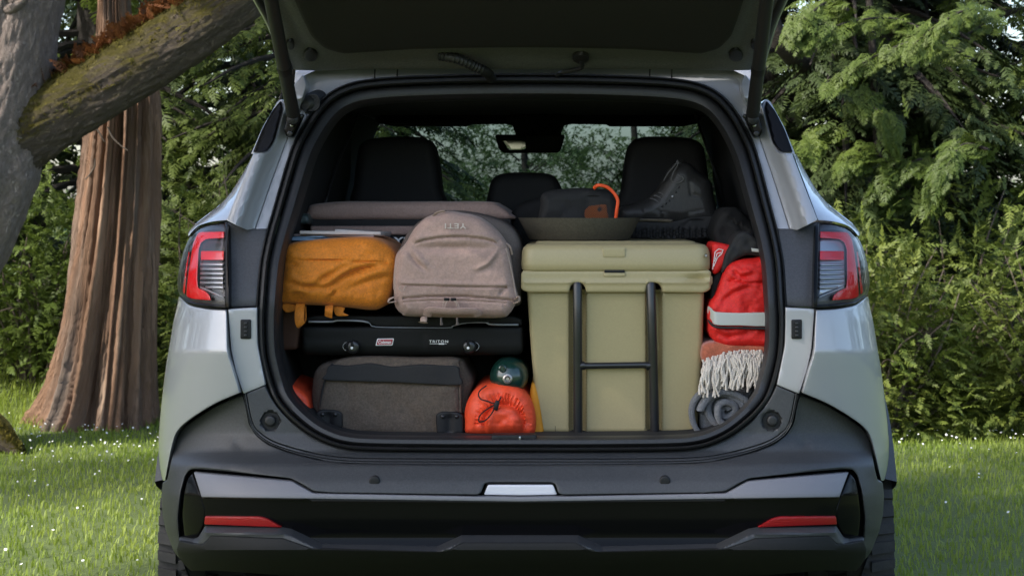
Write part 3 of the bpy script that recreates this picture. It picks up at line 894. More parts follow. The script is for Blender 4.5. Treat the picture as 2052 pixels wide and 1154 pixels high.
tube('seat_belt', smooth3([P(604, 300, 0.9), P(640, 250, 0.95), P(668, 222, 1.2)], 5), 0.012, MATS['satin_black'], car, n=8, flat=0.15)
tube('trim_line', smooth3([P(650, 420, 0.9), P(655, 395, 0.9), P(676, 330, 1.0), P(706, 262, 1.1), P(718, 225, 1.2)], 6), 0.004, MATS['seal_grey'], car, n=6)
tube('trim_line', smooth3([P(1452, 430, 0.9), P(1447, 395, 0.9), P(1428, 330, 1.0), P(1404, 262, 1.1), P(1392, 225, 1.2)], 6), 0.004, MATS['seal_grey'], car, n=6)

# ---- the rest of the body, forwards of the tail
prof = [(0.0, 1.748), (0.35, 1.742), (0.54, 1.728), (0.600, 1.70), (0.628, 1.655), (0.70, 1.50), (0.785, 1.353), (0.855, 1.28), (0.895, 1.156), (0.925, 1.03), (0.950, 0.90), (0.968, 0.76), (0.962, 0.60), (0.93, 0.42), (0.88, 0.28)]
stations = [(0.40, 1.0, 0.0, 0), (0.62, 1.012, 0.004, 0), (0.95, 1.02, 0.012, 0), (1.7, 1.02, 0.02, 0), (2.5, 1.02, 0.01, 1), (2.74, 1.01, -0.01, 1)]
def side_strip(name, i0, i1, m, s, inset=0.0, ys=None):
    V, Fc = [], []
    st = ys or stations
    k = i1 - i0 + 1
    for (Y, sc, dz, fr) in st:
        for (u, z) in prof[i0:i1 + 1]:
            V.append((s * (u * sc - inset), Y, z + (dz if z > 1.2 else 0)))
    for a in range(len(st) - 1):
        for b in range(k - 1):
            f = (a * k + b, a * k + b + 1, (a + 1) * k + b + 1, (a + 1) * k + b)
            Fc.append(f if s > 0 else tuple(reversed(f)))
    return mesh_obj(name, V, flip(Fc), m, car, sharp=50)
for s in (1, -1):
    side_strip('roof_half', 0, 4, 'paint', s)
    side_strip('side_window', 4, 6, 'privacy_glass', s, 0.004, [(0.62, 1.012, 0.004, 0), (0.95, 1.02, 0.012, 0), (1.7, 1.02, 0.02, 0), (2.5, 1.02, 0.01, 1), (2.74, 1.01, -0.01, 1)])
    side_strip('window_pillar', 4, 6, 'paint', s, 0.0, [(0.40, 1.0, 0.0, 0), (0.64, 1.0125, 0.0045, 0)])
    side_strip('body_side', 6, 14, 'paint', s, 0.0, stations + [(3.3, 0.99, 0, 1), (3.9, 0.93, -0.0, 1), (4.3, 0.75, -0.1, 1)])
    side_strip('sill_skirt', 12, 14, 'cladding', s, -0.006, stations + [(3.3, 0.99, 0, 1), (3.9, 0.93, 0, 1)])
mesh_obj('bonnet', [(-0.80, 3.0, 1.18), (0.80, 3.0, 1.18), (0.78, 3.9, 1.10), (0.62, 4.28, 0.98), (-0.62, 4.28, 0.98), (-0.78, 3.9, 1.10)], [(0, 1, 2, 5), (5, 2, 3, 4)], 'paint', car)
mesh_obj('front_end', [(-0.66, 4.29, 1.0), (0.66, 4.29, 1.0), (0.70, 4.33, 0.6), (-0.70, 4.33, 0.6), (-0.66, 4.28, 0.3), (0.66, 4.28, 0.3)], [(0, 1, 2, 3), (3, 2, 5, 4)], 'paint', car)
box('underbody', (0, 2.2, 0.33), (1.5, 4.0, 0.12), 'apron', car, 0.03)
box('rear_crossmember', (0, 0.35, 0.45), (1.5, 0.3, 0.12), 'apron', car, 0.03)

# wheels
def wheel(x, y, s):
    R, W_ = 0.365, 0.245
    w = bpy.data.objects.new('wheel', None); w.location = (x, y, R); COL.objects.link(w); w.parent = car; w.matrix_parent_inverse = Matrix.Translation(-car.location)
    profl = [(0.24, -W_ / 2), (0.30, -W_ / 2 - 0.006), (0.335, -W_ / 2), (R - 0.022, -W_ / 2 + 0.02), (R - 0.014, 0), (R - 0.022, W_ / 2 - 0.02), (0.335, W_ / 2), (0.30, W_ / 2 + 0.006), (0.24, W_ / 2)]
    def put(o):
        o.parent = w; o.matrix_parent_inverse = Matrix.Translation(-w.location); return o
    t = put(lathe('tyre', profl, (x, y, R), (1, 0, 0), MATS['tyre'], None, n=48))
    put(lathe('rim', [(0.02, -0.03), (0.09, -0.05), (0.10, -0.06), (0.225, -0.075), (0.24, -W_ / 2), (0.25, -0.02), (0.25, W_ / 2)] if s < 0 else [(0.25, -W_ / 2), (0.25, 0.02), (0.24, W_ / 2), (0.225, 0.075), (0.10, 0.06), (0.09, 0.05), (0.02, 0.03)], (x, y, R), (1, 0, 0), MATS['rim'], None, n=32))
    V, Fc = [], []
    for k in range(44):
        for (xa, xb, off, sk) in ((-0.125, -0.070, 0.0, 0.02), (-0.062, -0.012, 0.5, -0.03), (-0.004, 0.048, 0.2, 0.03), (0.056, 0.125, 0.6, -0.02)):
            a0 = (k + off) * 2 * math.pi / 44; da = 2 * math.pi / 44 * (0.36 if (k % 2) else 0.30)
            b0 = len(V)
            for rr, sh in ((R - 0.024, 1.0), (R + 0.0, 0.86)):
                for (xx, aa) in ((xa, -1), (xb, -1), (xb, 1), (xa, 1)):
                    an = a0 + aa * da * sh + (sk if xx == xb else 0)
                    rr2 = rr - (0.018 if abs(xx) > 0.12 else 0)
                    V.append((x + xx * (0.98 if sh < 1 else 1), y + rr2 * math.cos(an), R + rr2 * math.sin(an)))
            Fc += [(b0 + 4, b0 + 5, b0 + 6, b0 + 7), (b0, b0 + 1, b0 + 5, b0 + 4), (b0 + 1, b0 + 2, b0 + 6, b0 + 5), (b0 + 2, b0 + 3, b0 + 7, b0 + 6), (b0 + 3, b0, b0 + 4, b0 + 7)]
    tr = put(mesh_obj('tread', V, Fc, MATS['tyre'], None, smooth=False))
    tr['kind'] = 'stuff'
for s in (-1, 1):
    wheel(s * 0.918, 0.98, s)
    wheel(s * 0.885, 3.55, s)
    # flare over the rear wheel
    V, Fc = [], []
    angs = np.linspace(math.radians(8), math.radians(153), 34)
    sec = [(0.955, 0.49), (1.000, 0.492), (1.034, 0.47), (1.036, 0.435), (1.030, 0.405), (0.93, 0.40)]
    for a in angs:
        for (u, r) in sec:
            V.append((s * u, 0.98 + r * math.cos(a), 0.365 + r * math.sin(a) * 1.02))
    k = len(sec)
    for i in range(len(angs) - 1):
        for j in range(k - 1):
            Fc.append((i * k + j, i * k + j + 1, (i + 1) * k + j + 1, (i + 1) * k + j))
    mesh_obj('wheel_arch_flare', V, Fc if s < 0 else flip(Fc), 'cladding', car, sharp=35)
# ================================================================== the load
mat('olive_plastic', (0.370, 0.308, 0.165), 0.42, bumps=(('noise', 300, 0.12, 0.001),), var=(5, (0.355, 0.295, 0.157), 0.25), grain=(170, 0.06))
mat('taupe_cloth', (0.365, 0.245, 0.205), 0.78, bumps=(('noise', 95, 0.35, 0.004), ('weave', 150, 0.35, 0.0008), ('noise', 60, 0.15, 0.002)), var=(12, (0.325, 0.218, 0.182), 0.25), sheen=0.15, grain=(180, 0.22))
mat('taupe_strap', (0.38, 0.28, 0.23), 0.7, bumps=(('weave', 200, 0.5, 0.0008),), grain=(320, 0.25))
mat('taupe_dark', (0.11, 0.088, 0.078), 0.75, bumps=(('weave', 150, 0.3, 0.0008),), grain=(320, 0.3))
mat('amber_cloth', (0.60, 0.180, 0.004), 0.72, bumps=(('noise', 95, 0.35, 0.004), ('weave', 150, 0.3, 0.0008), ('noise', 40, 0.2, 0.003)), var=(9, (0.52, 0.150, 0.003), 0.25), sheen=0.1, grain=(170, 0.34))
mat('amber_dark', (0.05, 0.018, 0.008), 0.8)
mat('brown_cloth', (0.100, 0.073, 0.052), 0.85, bumps=(('noise', 95, 0.35, 0.004), ('weave', 170, 0.5, 0.001),), var=(14, (0.090, 0.070, 0.054), 0.25), grain=(170, 0.45))
mat('black_web', (0.013, 0.013, 0.014), 0.75, bumps=(('weave', 240, 0.5, 0.0008),), grain=(320, 0.4))
mat('black_shell', (0.0045, 0.0047, 0.0045), 0.62, spec=0.22, bumps=(('noise', 250, 0.3, 0.001),), grain=(300, 0.4))
mat('grey_edge', (0.22, 0.23, 0.25), 0.30, metal=0.7)
mat('coral_cloth', (0.88, 0.085, 0.024), 0.55, bumps=(('noise', 60, 0.2, 0.003),), var=(14, (0.70, 0.06, 0.02), 0.25), grain=(150, 0.16))
mat('red_cloth', (0.72, 0.012, 0.008), 0.62, bumps=(('noise', 95, 0.35, 0.004), ('weave', 170, 0.3, 0.0008), ('noise', 40, 0.2, 0.003)), var=(9, (0.60, 0.010, 0.007), 0.25), grain=(170, 0.26))
mat('reflective_grey', (0.46, 0.47, 0.44), 0.4, bumps=(('voronoi', 500, 0.2, 0.0006),))
mat('coral_wool', (0.42, 0.115, 0.06), 0.95, bumps=(('noise', 240, 0.7, 0.003),), sheen=0.3, grain=(200, 0.3))
mat('cream_yarn', (0.62, 0.55, 0.47), 0.95, bumps=(('noise', 500, 0.5, 0.001),), sheen=0.2, grain=(300, 0.2))
mat('grey_wool', (0.105, 0.112, 0.122), 0.97, bumps=(('noise', 300, 0.8, 0.004),), var=(25, (0.16, 0.165, 0.175), 0.2), sheen=0.3, grain=(220, 0.4))
mat('gas_green', (0.004, 0.030, 0.022), 0.28, coat=0.8, coat_rough=0.08)
mat('brass_grey', (0.42, 0.39, 0.36), 0.35, metal=0.8)
mat('white_print', (0.80, 0.80, 0.78), 0.6)
mat('light_print', (0.52, 0.45, 0.40), 0.5)
mat('badge_red', (0.34, 0.03, 0.04), 0.4)
mat('paper', (0.60, 0.54, 0.50), 0.7)
mat('paper_blue', (0.17, 0.27, 0.38), 0.6)
mat('paper_pink', (0.42, 0.33, 0.33), 0.7)
mat('iron', (0.075, 0.066, 0.050), 0.6, metal=0.1, bumps=(('noise', 420, 0.3, 0.001),), grain=(180, 0.4))
mat('boot_leather', (0.030, 0.029, 0.028), 0.5, spec=0.5, bumps=(('noise', 160, 0.35, 0.001),), grain=(240, 0.45))
mat('boot_sole', (0.016, 0.016, 0.016), 0.7)
mat('lace', (0.11, 0.11, 0.11), 0.8)
mat('mesh_black', (0.007, 0.007, 0.0075), 0.8, bumps=(('voronoi', 300, 0.5, 0.001),), grain=(300, 0.5))
mat('cord_orange', (0.80, 0.085, 0.015), 0.5)
mat('glow_yellow', (0.60, 0.24, 0.01), 0.7)
mat('black_cloth', (0.005, 0.005, 0.0055), 0.85, bumps=(('noise', 90, 0.4, 0.003),), grain=(200, 0.5))
mat('black_tube', (0.012, 0.012, 0.013), 0.33, coat=0.2)

def base(px, py, Y): return tuple(P(px, py, Y))

# ---- cool box
cool = thing('cool_box', 'large olive khaki hard cool box with two black tube handles', 'cool box', base(1235, 868, 0.5))
YC = 0.24
def Ycool(p):
    t = np.clip((p[:, 1] - 585) / 283, 0, 1)
    return YC + 0.012 + 0.035 * t
def cool_rel(v):
    x = v[:, 0]; r = np.zeros(len(v))
    for c, w in ((1157.5, 14), (1310.5, 13)):
        r += 0.045 / (1 + np.exp((np.abs(x - c) - w) / 1.2))
    return r
body = surf('tub', rp([(1056, 580, 2), (1411, 580, 2), (1407, 719, 30), (1397, 868, 6), (1078, 868, 6), (1064, 700, 30)], 5), Ycool, 'olive_plastic', cool, th=0.60, bev=9, bevm=0.014, step=4, relief=cool_rel, back=True)
n1 = []
for c in (1310.5, 1157.5):
    n1 += [(c + 17, 586, 4), (c + 14, 573, 6), (c + 6, 567, 6), (c - 6, 567, 6), (c - 14, 573, 6), (c - 17, 586, 4)]
surf('rim', rp([(1044, 549, 2), (1048, 542, 2), (1420, 541, 2), (1425, 545, 2), (1424, 580, 6), (1410, 587, 6)] + n1 + [(1058, 586, 6), (1044, 580, 6)], 4), YC - 0.012, 'olive_plastic', cool, th=0.62, bev=5, step=5, back=True,
     relief=lambda v: -0.004 * np.exp(-((v[:, 1] - 566) / 3.0) ** 2) + 0.012 * np.exp(-(((v[:, 0] - 1398) / 22) ** 2 + ((v[:, 1] - 557) / 5) ** 2)))
surf('rim_lug', rp([(1417, 552), (1428, 553), (1428, 568), (1420, 578)], 3), YC + 0.01, 'olive_plastic', cool, th=0.06, bev=3, step=4)
lidt = P(1235, 489, YC).z
def lid():
    # rounded slab with a raised top panel
    x0, x1 = P(1044, 500, YC).x, P(1424, 500, YC).x
    z0 = P(1235, 543.5, YC).z; z1 = lidt
    V, Fc = [], []
    y0, y1 = YC - 0.018, YC + 0.62
    def ringp(ins, z, rad):
        a0, a1, b0, b1 = x0 + ins, x1 - ins, y0 + ins, y1 - ins
        pts = []
        for (cx_, cy_, s0) in ((a1 - rad, b0 + rad, -90), (a1 - rad, b1 - rad, 0), (a0 + rad, b1 - rad, 90), (a0 + rad, b0 + rad, 180)):
            for k in range(6):
                an = math.radians(s0 + 90 * k / 5)
                pts.append((cx_ + rad * math.cos(an), cy_ + rad * math.sin(an), z))
        return pts
    rows = [ringp(0.008, z0, 0.03), ringp(0.001, z0 + 0.006, 0.035), ringp(0.0, z0 + 0.02, 0.035), ringp(0.002, z1 - 0.020, 0.034), ringp(0.006, z1 - 0.009, 0.032), ringp(0.014, z1 - 0.002, 0.028), ringp(0.024, z1, 0.024),
            ringp(0.034, z1, 0.024), ringp(0.040, z1 + 0.006, 0.02), ringp(0.06, z1 + 0.007, 0.02)]
    for r in rows: V += r
    n = len(rows[0])
    for i in range(len(rows) - 1):
        for j in range(n):
            Fc.append((i * n + j, i * n + (j + 1) % n, (i + 1) * n + (j + 1) % n, (i + 1) * n + j))
    Fc.append(tuple(range(n - 1, -1, -1))); Fc.append(tuple((len(rows) - 1) * n + j for j in range(n)))
    return mesh_obj('lid', V, Fc, 'olive_plastic', cool, sharp=50)
lid_o = lid()
surf('latch_recess', rp([(1207, 496, 3), (1253, 496, 3), (1253, 516, 3), (1209, 516, 3)], 3), YC - 0.0195, 'olive_plastic', lid_o, th=0.006, bev=1.2, step=5)
surf('latch_slot', rect(1211, 541, 1252, 546.5, 1.5), YC - 0.0175, 'satin_black', cool, th=0.02, bev=0.8, step=5)
surf('latch_lip', rect(1210, 546.5, 1253, 554, 2), YC - 0.016, 'olive_plastic', cool, th=0.01, bev=1.2, step=5)
lathe('hinge_pin', [(0.0045, 0.004), (0.0045, -0.002), (0.003, -0.004)], P(1415, 512, YC - 0.02), (0, 1, 0), MATS['steel'], lid_o, n=14)
for c0, c1 in ((1157, 1158), (1304, 1312)):
    tube('handle_tube', [P(c0, 570, YC - 0.004), P(c0, 577, YC - 0.010), P((c0 + c1) / 2, 700, YC + 0.012), P(c1, 866, YC + 0.030)], 0.0125, MATS['black_tube'], cool, n=18)
tube('handle_bar', [P(1163, 733, YC + 0.016), P(1303, 731, YC + 0.016)], 0.0085, MATS['black_tube'], cool, n=14)
for c in (1167, 1300):
    tube('bar_collar', [P(c - 5, 733, YC + 0.016), P(c + 5, 732, YC + 0.016)], 0.0115, MATS['black_tube'], cool, n=14)
surf('mould_line', rect(1112.3, 853, 1113.2, 867, 0.2), YC + 0.045, 'satin_black', cool, th=0.002, bev=0, step=4)

# ---- brown wheeled duffel on the boot floor
duf = thing('duffel_bag', 'dark brown wheeled duffel with black front band on the boot floor under the camp stove', 'duffel bag', base(780, 868, 0.5))
YD = 0.27
puff('side_panel', cr([(629, 838), (625, 792), (629, 752), (640, 733), (662, 723), (735, 712), (850, 714), (918, 715), (936, 738), (948, 765), (940, 800), (931, 870), (640, 866)], 5), YD + 0.04, 0.55, 14, 'brown_cloth', duf, step=7, rm=0.03)
puff('bag_front', cr([(636, 842), (640, 795), (650, 760), (662, 731), (690, 718), (737, 714), (840, 717), (914, 718), (920, 735), (923, 772), (924, 820), (926, 869), (760, 871), (660, 862)], 5), YD, 0.3, 9, 'brown_cloth', duf, step=5, bulge=0.012, rm=0.015,
     relief=lambda v: 0.006 * vnoise(v, 0.02, 3) + 0.003 * vnoise(v, 0.06, 4) + crease(v, [(651, 762), (790, 767), (922, 773)], 2.2, 0.006))
surf('front_band', cr([(661, 732), (698, 733), (742, 728), (786, 735), (835, 731), (880, 732), (917, 735), (921, 753), (922, 771), (850, 769), (791, 766), (720, 764), (650, 761), (654, 748)], 5), lambda p: YD - 0.022 + 0.004 * vnoise(p, 0.03, 5), 'black_web', duf, th=0.02, bev=2, step=5)
tube('piping', smooth3([P(641, 845, YD + 0.004), P(645, 790, YD), P(655, 750, YD), P(667, 728, YD + 0.004)], 6), 0.003, MATS['black_web'], duf, n=6)
tube('piping', smooth3([P(923, 850, YD + 0.004), P(922, 790, YD), P(920, 740, YD), P(912, 720, YD + 0.006)], 6), 0.003, MATS['brown_cloth'], duf, n=6)
for x0, y0, x1, y1 in ((632, 820, 686, 858), (873, 824, 929, 869)):
    g = surf('corner_guard', rp([(x0, y0 + 6, 5), (x0 + 12, y0, 6), (x1 - 12, y0 + 1, 6), (x1, y0 + 7, 5), (x1, y1, 4), (x0 + 2, y1, 4)], 4), YD - 0.022, 'satin_black', duf, th=0.05, bev=3.5, step=5,
             relief=lambda v, a=(x0 + x1) / 2: crease(v, [(a, y0 + 14), (a, y1)], 7, 0.006))
    for cx_ in (x0 + 14, x1 - 14):
        surf('rivet', circ(cx_, y0 + 10.5, 4, 14), YD - 0.028, 'black_tube', g, th=0.01, bev=3, step=2.5)

# ---- camp stove
stv = thing('camp_stove', 'folded black camp stove with two round knobs and a red badge', 'camp stove', base(826, 712, 0.5))
YS = 0.29
surf('case_body', rp([(606, 654, 5), (1047, 655, 5), (1048, 704, 8), (1040, 711, 6), (806, 712, 10), (612, 711, 6), (606, 700, 8)], 5), lambda p: YS + 0.012 * np.clip((p[:, 1] - 690) / 22, 0, 1) ** 2, 'black_shell', stv, th=0.36, bev=6, step=7, back=True,
     relief=lambda v: crease(v, [(610, 677), (702, 677)], 1.2, 0.003) + crease(v, [(848, 662), (848, 711)], 1.6, 0.004))
STE = [(612, 647), (618, 644.5), (665, 644.5), (677, 642), (721, 643), (740, 647), (754, 655), (847, 656.5), (901, 656.5), (908, 653), (936, 647), (974, 646.5), (985, 650), (1039, 650.5), (1046, 653)]
surf('case_lid', rp(STE + [(1046, 640, 4), (1030, 634, 5), (630, 632, 5), (612, 637, 4)], 2), YS + 0.008, 'black_shell', stv, th=0.34, bev=3, step=6, back=True)
tube('lid_edge', [P(x, y, YS - 0.001) for x, y in cr(STE[1:-1], 4, closed=False)], [0.0035 if (x < 740 or x > 976) else 0.0016 for x, y in cr(STE[1:-1], 4, closed=False)], MATS['grey_edge'], stv, n=8)
for kx, side in ((707, -1), (940, 1)):
    kn = surf('knob', circ(kx, 695, 13.5, 26), YS - 0.022, 'black_tube', stv, th=0.03, bev=6, bevm=0.008, step=4)
    surf('knob_dot', circ(kx - 2, 697, 2.8, 12), YS - 0.024, 'white_print', kn, th=0.003, bev=0.6, step=2)
    surf('knob_grip', rp([(kx - 5, 684), (kx - 1, 683), (kx + 3, 694), (kx - 4, 695)], 1.5), YS - 0.024, 'black_shell', kn, th=0.006, bev=1, step=3)
    ang = np.linspace(-0.9, 0.9, 9)
    if side < 0: ang = ang + math.pi
    tube('dial_mark', [P(kx + (2 + 18) * math.cos(a), 694 + 18 * math.sin(a) * 0.62, YS - 0.0015) for a in ang], [0.0006] + [0.0016] * 7 + [0.0006], MATS['white_print'], stv, n=6, flat=0.3)
bd = surf('badge', rp([(756, 678.5, 2), (789.5, 678, 2), (786.5, 692, 2), (752.5, 692.5, 2)], 2), YS - 0.003, 'white_print', stv, th=0.006, bev=0.6, step=5)
surf('badge_face', rp([(757.5, 680, 1.5), (787.5, 679.5, 1.5), (785, 690.5, 1.5), (754.5, 691, 1.5)], 1.5), YS - 0.0042, 'badge_red', bd, th=0.001, bev=0.3, step=5)
text_mesh('badge_lettering', 'Coleman', 'white_print', bd, P(771, 685.3, YS - 0.005), 0.034, 0.0095, shear=0.25, bold=0.012)
text_mesh('lettering', 'TRITON', 'white_print', stv, P(879, 684, YS - 0.001), 0.050, 0.0068, space=1.25, bold=0.004)
surf('underline', rect(861, 688.2, 895, 688.9, 0.1), YS - 0.001, 'white_print', stv, th=0.001, bev=0, step=6)
surf('underline', rect(879, 687.6, 890, 690, 0.2), YS - 0.0016, 'white_print', stv, th=0.001, bev=0, step=6)

# ---- amber rucksack on the left
org = thing('rucksack', 'amber orange canvas rucksack lying on its side against the left edge of the boot', 'backpack', base(680, 618, 0.45))
YO = 0.22
def org_rel(v):
    r = crease(v, [(560, 520), (598, 520), (699, 523), (800, 528)], 1.6, 0.006) - crease(v, [(560, 516), (699, 519), (800, 523)], 2.5, 0.002)
    r += crease(v, [(565, 502), (600, 503), (700, 506), (800, 511)], 1.4, 0.0015)
    r += fold(v, [(662, 572), (682, 556), (702, 545), (726, 538), (752, 532)], 10, 0.016)
    r += fold(v, [(624, 572), (660, 550), (690, 536), (712, 530)], 12, 0.010)
    r += fold(v, [(700, 575), (740, 560), (785, 548)], 12, 0.007)
    r += fold(v, [(655, 596), (668, 588), (672, 580)], 6, 0.008)
    r += fold(v, [(575, 560), (600, 570), (640, 574), (662, 570)], 10, 0.008)
    r += fold(v, [(568, 596), (590, 588), (615, 592)], 9, 0.008)
    r += crease(v, [(572, 528), (590, 530)], 5, 0.012) + crease(v, [(585, 497), (612, 501), (626, 498)], 6, 0.007)
    r += crease(v, [(762, 490), (772, 505), (775, 520)], 10, 0.006)
    return r + 0.004 * vnoise(v, 0.035, 11) + 0.002 * vnoise(v, 0.09, 12)
puff('pack_body', cr([(558, 606), (557, 585), (562, 556), (567, 536), (566, 512), (569, 498), (578, 489), (598, 484), (644, 479), (706, 475), (745, 476), (768, 484), (785, 496), (796, 514), (798, 540), (788, 580), (777, 606), (762, 618), (742, 621), (696, 616), (640, 612), (590, 610)], 5), YO, 0.34, 20, 'amber_cloth', org, step=3.6, bulge=0.02, rm=0.04, relief=org_rel)
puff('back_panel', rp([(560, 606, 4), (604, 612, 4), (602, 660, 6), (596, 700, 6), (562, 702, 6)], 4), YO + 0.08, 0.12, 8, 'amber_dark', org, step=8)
tube('strap', smooth3([P(602, 609, YO + 0.02), P(600, 625, YO), P(600, 642, YO - 0.005), P(604, 652, YO), P(609, 640, YO + 0.02), P(608, 615, YO + 0.03)], 6), 0.0125, MATS['amber_cloth'], org, n=10, flat=0.14, up=(0, 1, 0))
tube('strap', smooth3([P(660, 612, YO + 0.02), P(659, 622, YO), P(658, 635, YO + 0.01)], 6), 0.011, MATS['amber_cloth'], org, n=10, flat=0.16, up=(0, 1, 0))
surf('strap_flap', cr([(567, 609), (592, 611), (590, 622), (575, 626), (567, 620)], 4), YO + 0.03, 'amber_cloth', org, th=0.01, bev=2, step=4)
surf('strap_flap', cr([(668, 614), (690, 616), (688, 626), (698, 632), (676, 633), (669, 624)], 4), YO + 0.03, 'amber_cloth', org, th=0.01, bev=2, step=4)

# ---- taupe backpack, upside down
bp = thing('backpack', 'taupe backpack lying upside down on the camp stove beside the olive cool box', 'backpack', base(915, 636, 0.45))
YB = 0.20
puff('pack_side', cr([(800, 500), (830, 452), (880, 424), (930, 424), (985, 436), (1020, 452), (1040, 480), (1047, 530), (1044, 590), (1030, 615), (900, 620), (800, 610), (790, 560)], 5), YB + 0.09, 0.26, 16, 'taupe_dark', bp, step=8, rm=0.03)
def bp_rel(v):
    arc = cr([(806, 505), (820, 492), (852, 480), (904, 473.5), (956, 476), (992, 484), (1014, 499)], 5, closed=False)
    d, s = pldist(arc, v)
    r = 0.008 * np.exp(-((d * s - 1.5) / 2.4) ** 2) - 0.005 * np.exp(-((d * s + 5) / 6) ** 2)
    r += 0.015 * np.exp(-(((v[:, 0] - 905) / 75) ** 2 + ((v[:, 1] - 497) / 9) ** 2))
    r += fold(v, [(822, 505), (838, 525), (852, 538)], 9, 0.009)
    r += fold(v, [(1000, 500), (980, 528), (955, 540)], 9, -0.006)
    r += crease(v, [(798, 571), (860, 573), (940, 575), (1024, 576)], 1.8, 0.008) - crease(v, [(800, 567), (1020, 571)], 5, 0.004)
    r += crease(v, [(795, 599), (860, 594), (930, 594), (1036, 602)], 2.2, 0.010) + crease(v, [(794, 606), (860, 602), (930, 602), (1036, 608)], 1.4, 0.005)
    r += crease(v, [(812, 606), (812, 630)], 1.2, 0.0025) + crease(v, [(1010, 610), (1008, 634)], 1.2, 0.0025)
    r += crease(v, [(856, 430), (826, 470)], 1.2, 0.002) + crease(v, [(972, 442), (1006, 482)], 1.4, 0.004)
    r += crease(v, [(1004, 588), (1014, 577)], 4, 0.006)
    return r + 0.0025 * vnoise(v, 0.03, 21) + 0.001 * vnoise(v, 0.1, 22)
puff('pack_body', cr([(790, 525), (787, 562), (789, 585), (791, 609), (796, 620), (805, 628), (822, 634), (930, 636.5), (1003, 636.5), (1021, 628), (1032, 611), (1038, 598), (1032, 572), (1027, 541), (1017, 494), (998, 464), (969, 440), (946, 431), (925, 427), (901, 423), (886, 426), (862, 432), (847, 441), (829, 460), (813, 487), (797, 505)], 4),
     YB, 0.30, 16, 'taupe_cloth', bp, step=2.5, bulge=0.018, rm=0.035, relief=bp_rel)
text_mesh('lettering', 'YETI', 'light_print', bp, P(913, 453, YB - 0.016), 0.056, 0.0135, rot=math.pi, bold=0.012, space=1.1)
tube('carry_handle', smooth3([P(856, 632, YB - 0.015), P(862, 622, YB - 0.03), P(905, 624, YB - 0.036), P(950, 624, YB - 0.03), P(958, 632, YB - 0.015)], 6), 0.0115, MATS['taupe_cloth'], bp, n=10, flat=0.35, up=(0, 1, 0))
tube('piping', [P(x, y, YB + 0.012) for x, y in cr([(815, 491), (800, 510), (794, 530), (791, 562), (793, 590)], 5, closed=False)], 0.0028, MATS['taupe_strap'], bp, n=6)
tube('piping', [P(x, y, YB + 0.012) for x, y in cr([(1014, 497), (1024, 541), (1030, 572), (1034, 596)], 5, closed=False)], 0.0028, MATS['taupe_strap'], bp, n=6)
tube('side_strap', smooth3([P(788, 596, YB), P(780, 600, YB - 0.006), P(779, 606, YB - 0.004), P(793, 604, YB - 0.005)], 5), 0.007, MATS['taupe_strap'], bp, n=8, flat=0.3)
tube('side_strap', smooth3([P(1032, 600, YB), P(1040, 594, YB - 0.004), P(1040, 604, YB - 0.004), P(1030, 608, YB)], 5), 0.006, MATS['taupe_strap'], bp, n=8, flat=0.3)
for x in (895, 909):
    box('zip_slider', P(x, 600, YB - 0.028), (0.014, 0.008, 0.008), 'black_shell', bp, 0.002)
for pts in ([(895, 601), (889, 606), (887, 619)], [(897, 601), (893, 610), (890, 620)], [(909, 601), (914, 608), (917, 620)], [(911, 600), (918, 610), (920, 619)], [(805, 584), (800, 578), (803, 573)], [(808, 583), (812, 575), (814, 572)]):
    tube('zip_cord', smooth3([P(x, y, YB - 0.03 if x > 850 else YB - 0.02) for x, y in pts], 5), 0.0017, MATS['taupe_strap'], bp, n=6)
tube('shoulder_strap', smooth3([P(849, 636, YB + 0.01), P(849, 641, YB), P(848, 646, YB - 0.004)], 4), [0.009] * 8 + [0.014], MATS['taupe_strap'], bp, n=8, flat=0.4, up=(0, 1, 0))
for x in (884, 916):
    tube('zip_cord', smooth3([P(x, 637, YB), P(x, 644, YB - 0.004), P(x + 1, 651, YB - 0.004)], 4), [0.003] * 6 + [0.0045] * 3, MATS['taupe_dark'], bp, n=6)
tube('top_loop', smooth3([P(868, 434, YB + 0.02), P(876, 426, YB + 0.01), P(892, 423, YB + 0.01)], 5), 0.005, MATS['taupe_strap'], bp, n=8, flat=0.4)
tube('side_lace', smooth3([P(1014, 488, YB + 0.03), P(1022, 495, YB + 0.03), P(1026, 510, YB + 0.04)], 4), 0.003, MATS['taupe_strap'], bp, n=6)

# ---- soft case behind the rucksacks
cs = thing('soft_case', 'long taupe soft case with black zip bands lying behind the amber rucksack', 'bag', base(820, 640, 0.75))
YK = 0.62
surf('case_base', rp([(618, 470, 4), (1026, 470, 4), (1026, 640, 6), (618, 640, 6)], 4), YK + 0.01, 'black_web', cs, th=0.4, bev=4, step=16, back=True)
puff('case_side', rp([(622, 453, 4), (1024, 453, 4), (1024, 471, 3), (622, 471, 3)], 3), YK, 0.4, 5, 'taupe_cloth', cs, step=8)
surf('zip_band', rp([(620, 438, 3), (1024, 438, 3), (1024, 455, 3), (620, 455, 3)], 2), YK + 0.012, 'black_web', cs, th=0.38, bev=2, step=12)
puff('case_top', cr([(618, 440), (616, 422), (624, 411), (655, 406), (700, 403.5), (800, 404), (900, 403.5), (978, 404), (998, 410), (1022, 427), (1024, 440), (900, 441), (760, 441)], 5), YK - 0.004, 0.4, 12, 'taupe_cloth', cs, step=6, rm=0.03, relief=lambda v: 0.004 * vnoise(v, 0.02, 31))
surf('label_patch', rp([(740, 470), (782, 470), (782, 486), (740, 486)], 1), YK, 'taupe_dark', cs, th=0.02, bev=1, step=8)
text_mesh('lettering', 'YETI', 'white_print', cs, P(817, 482, YK - 0.006), 0.080, 0.0185, bold=0.02, space=1.0)

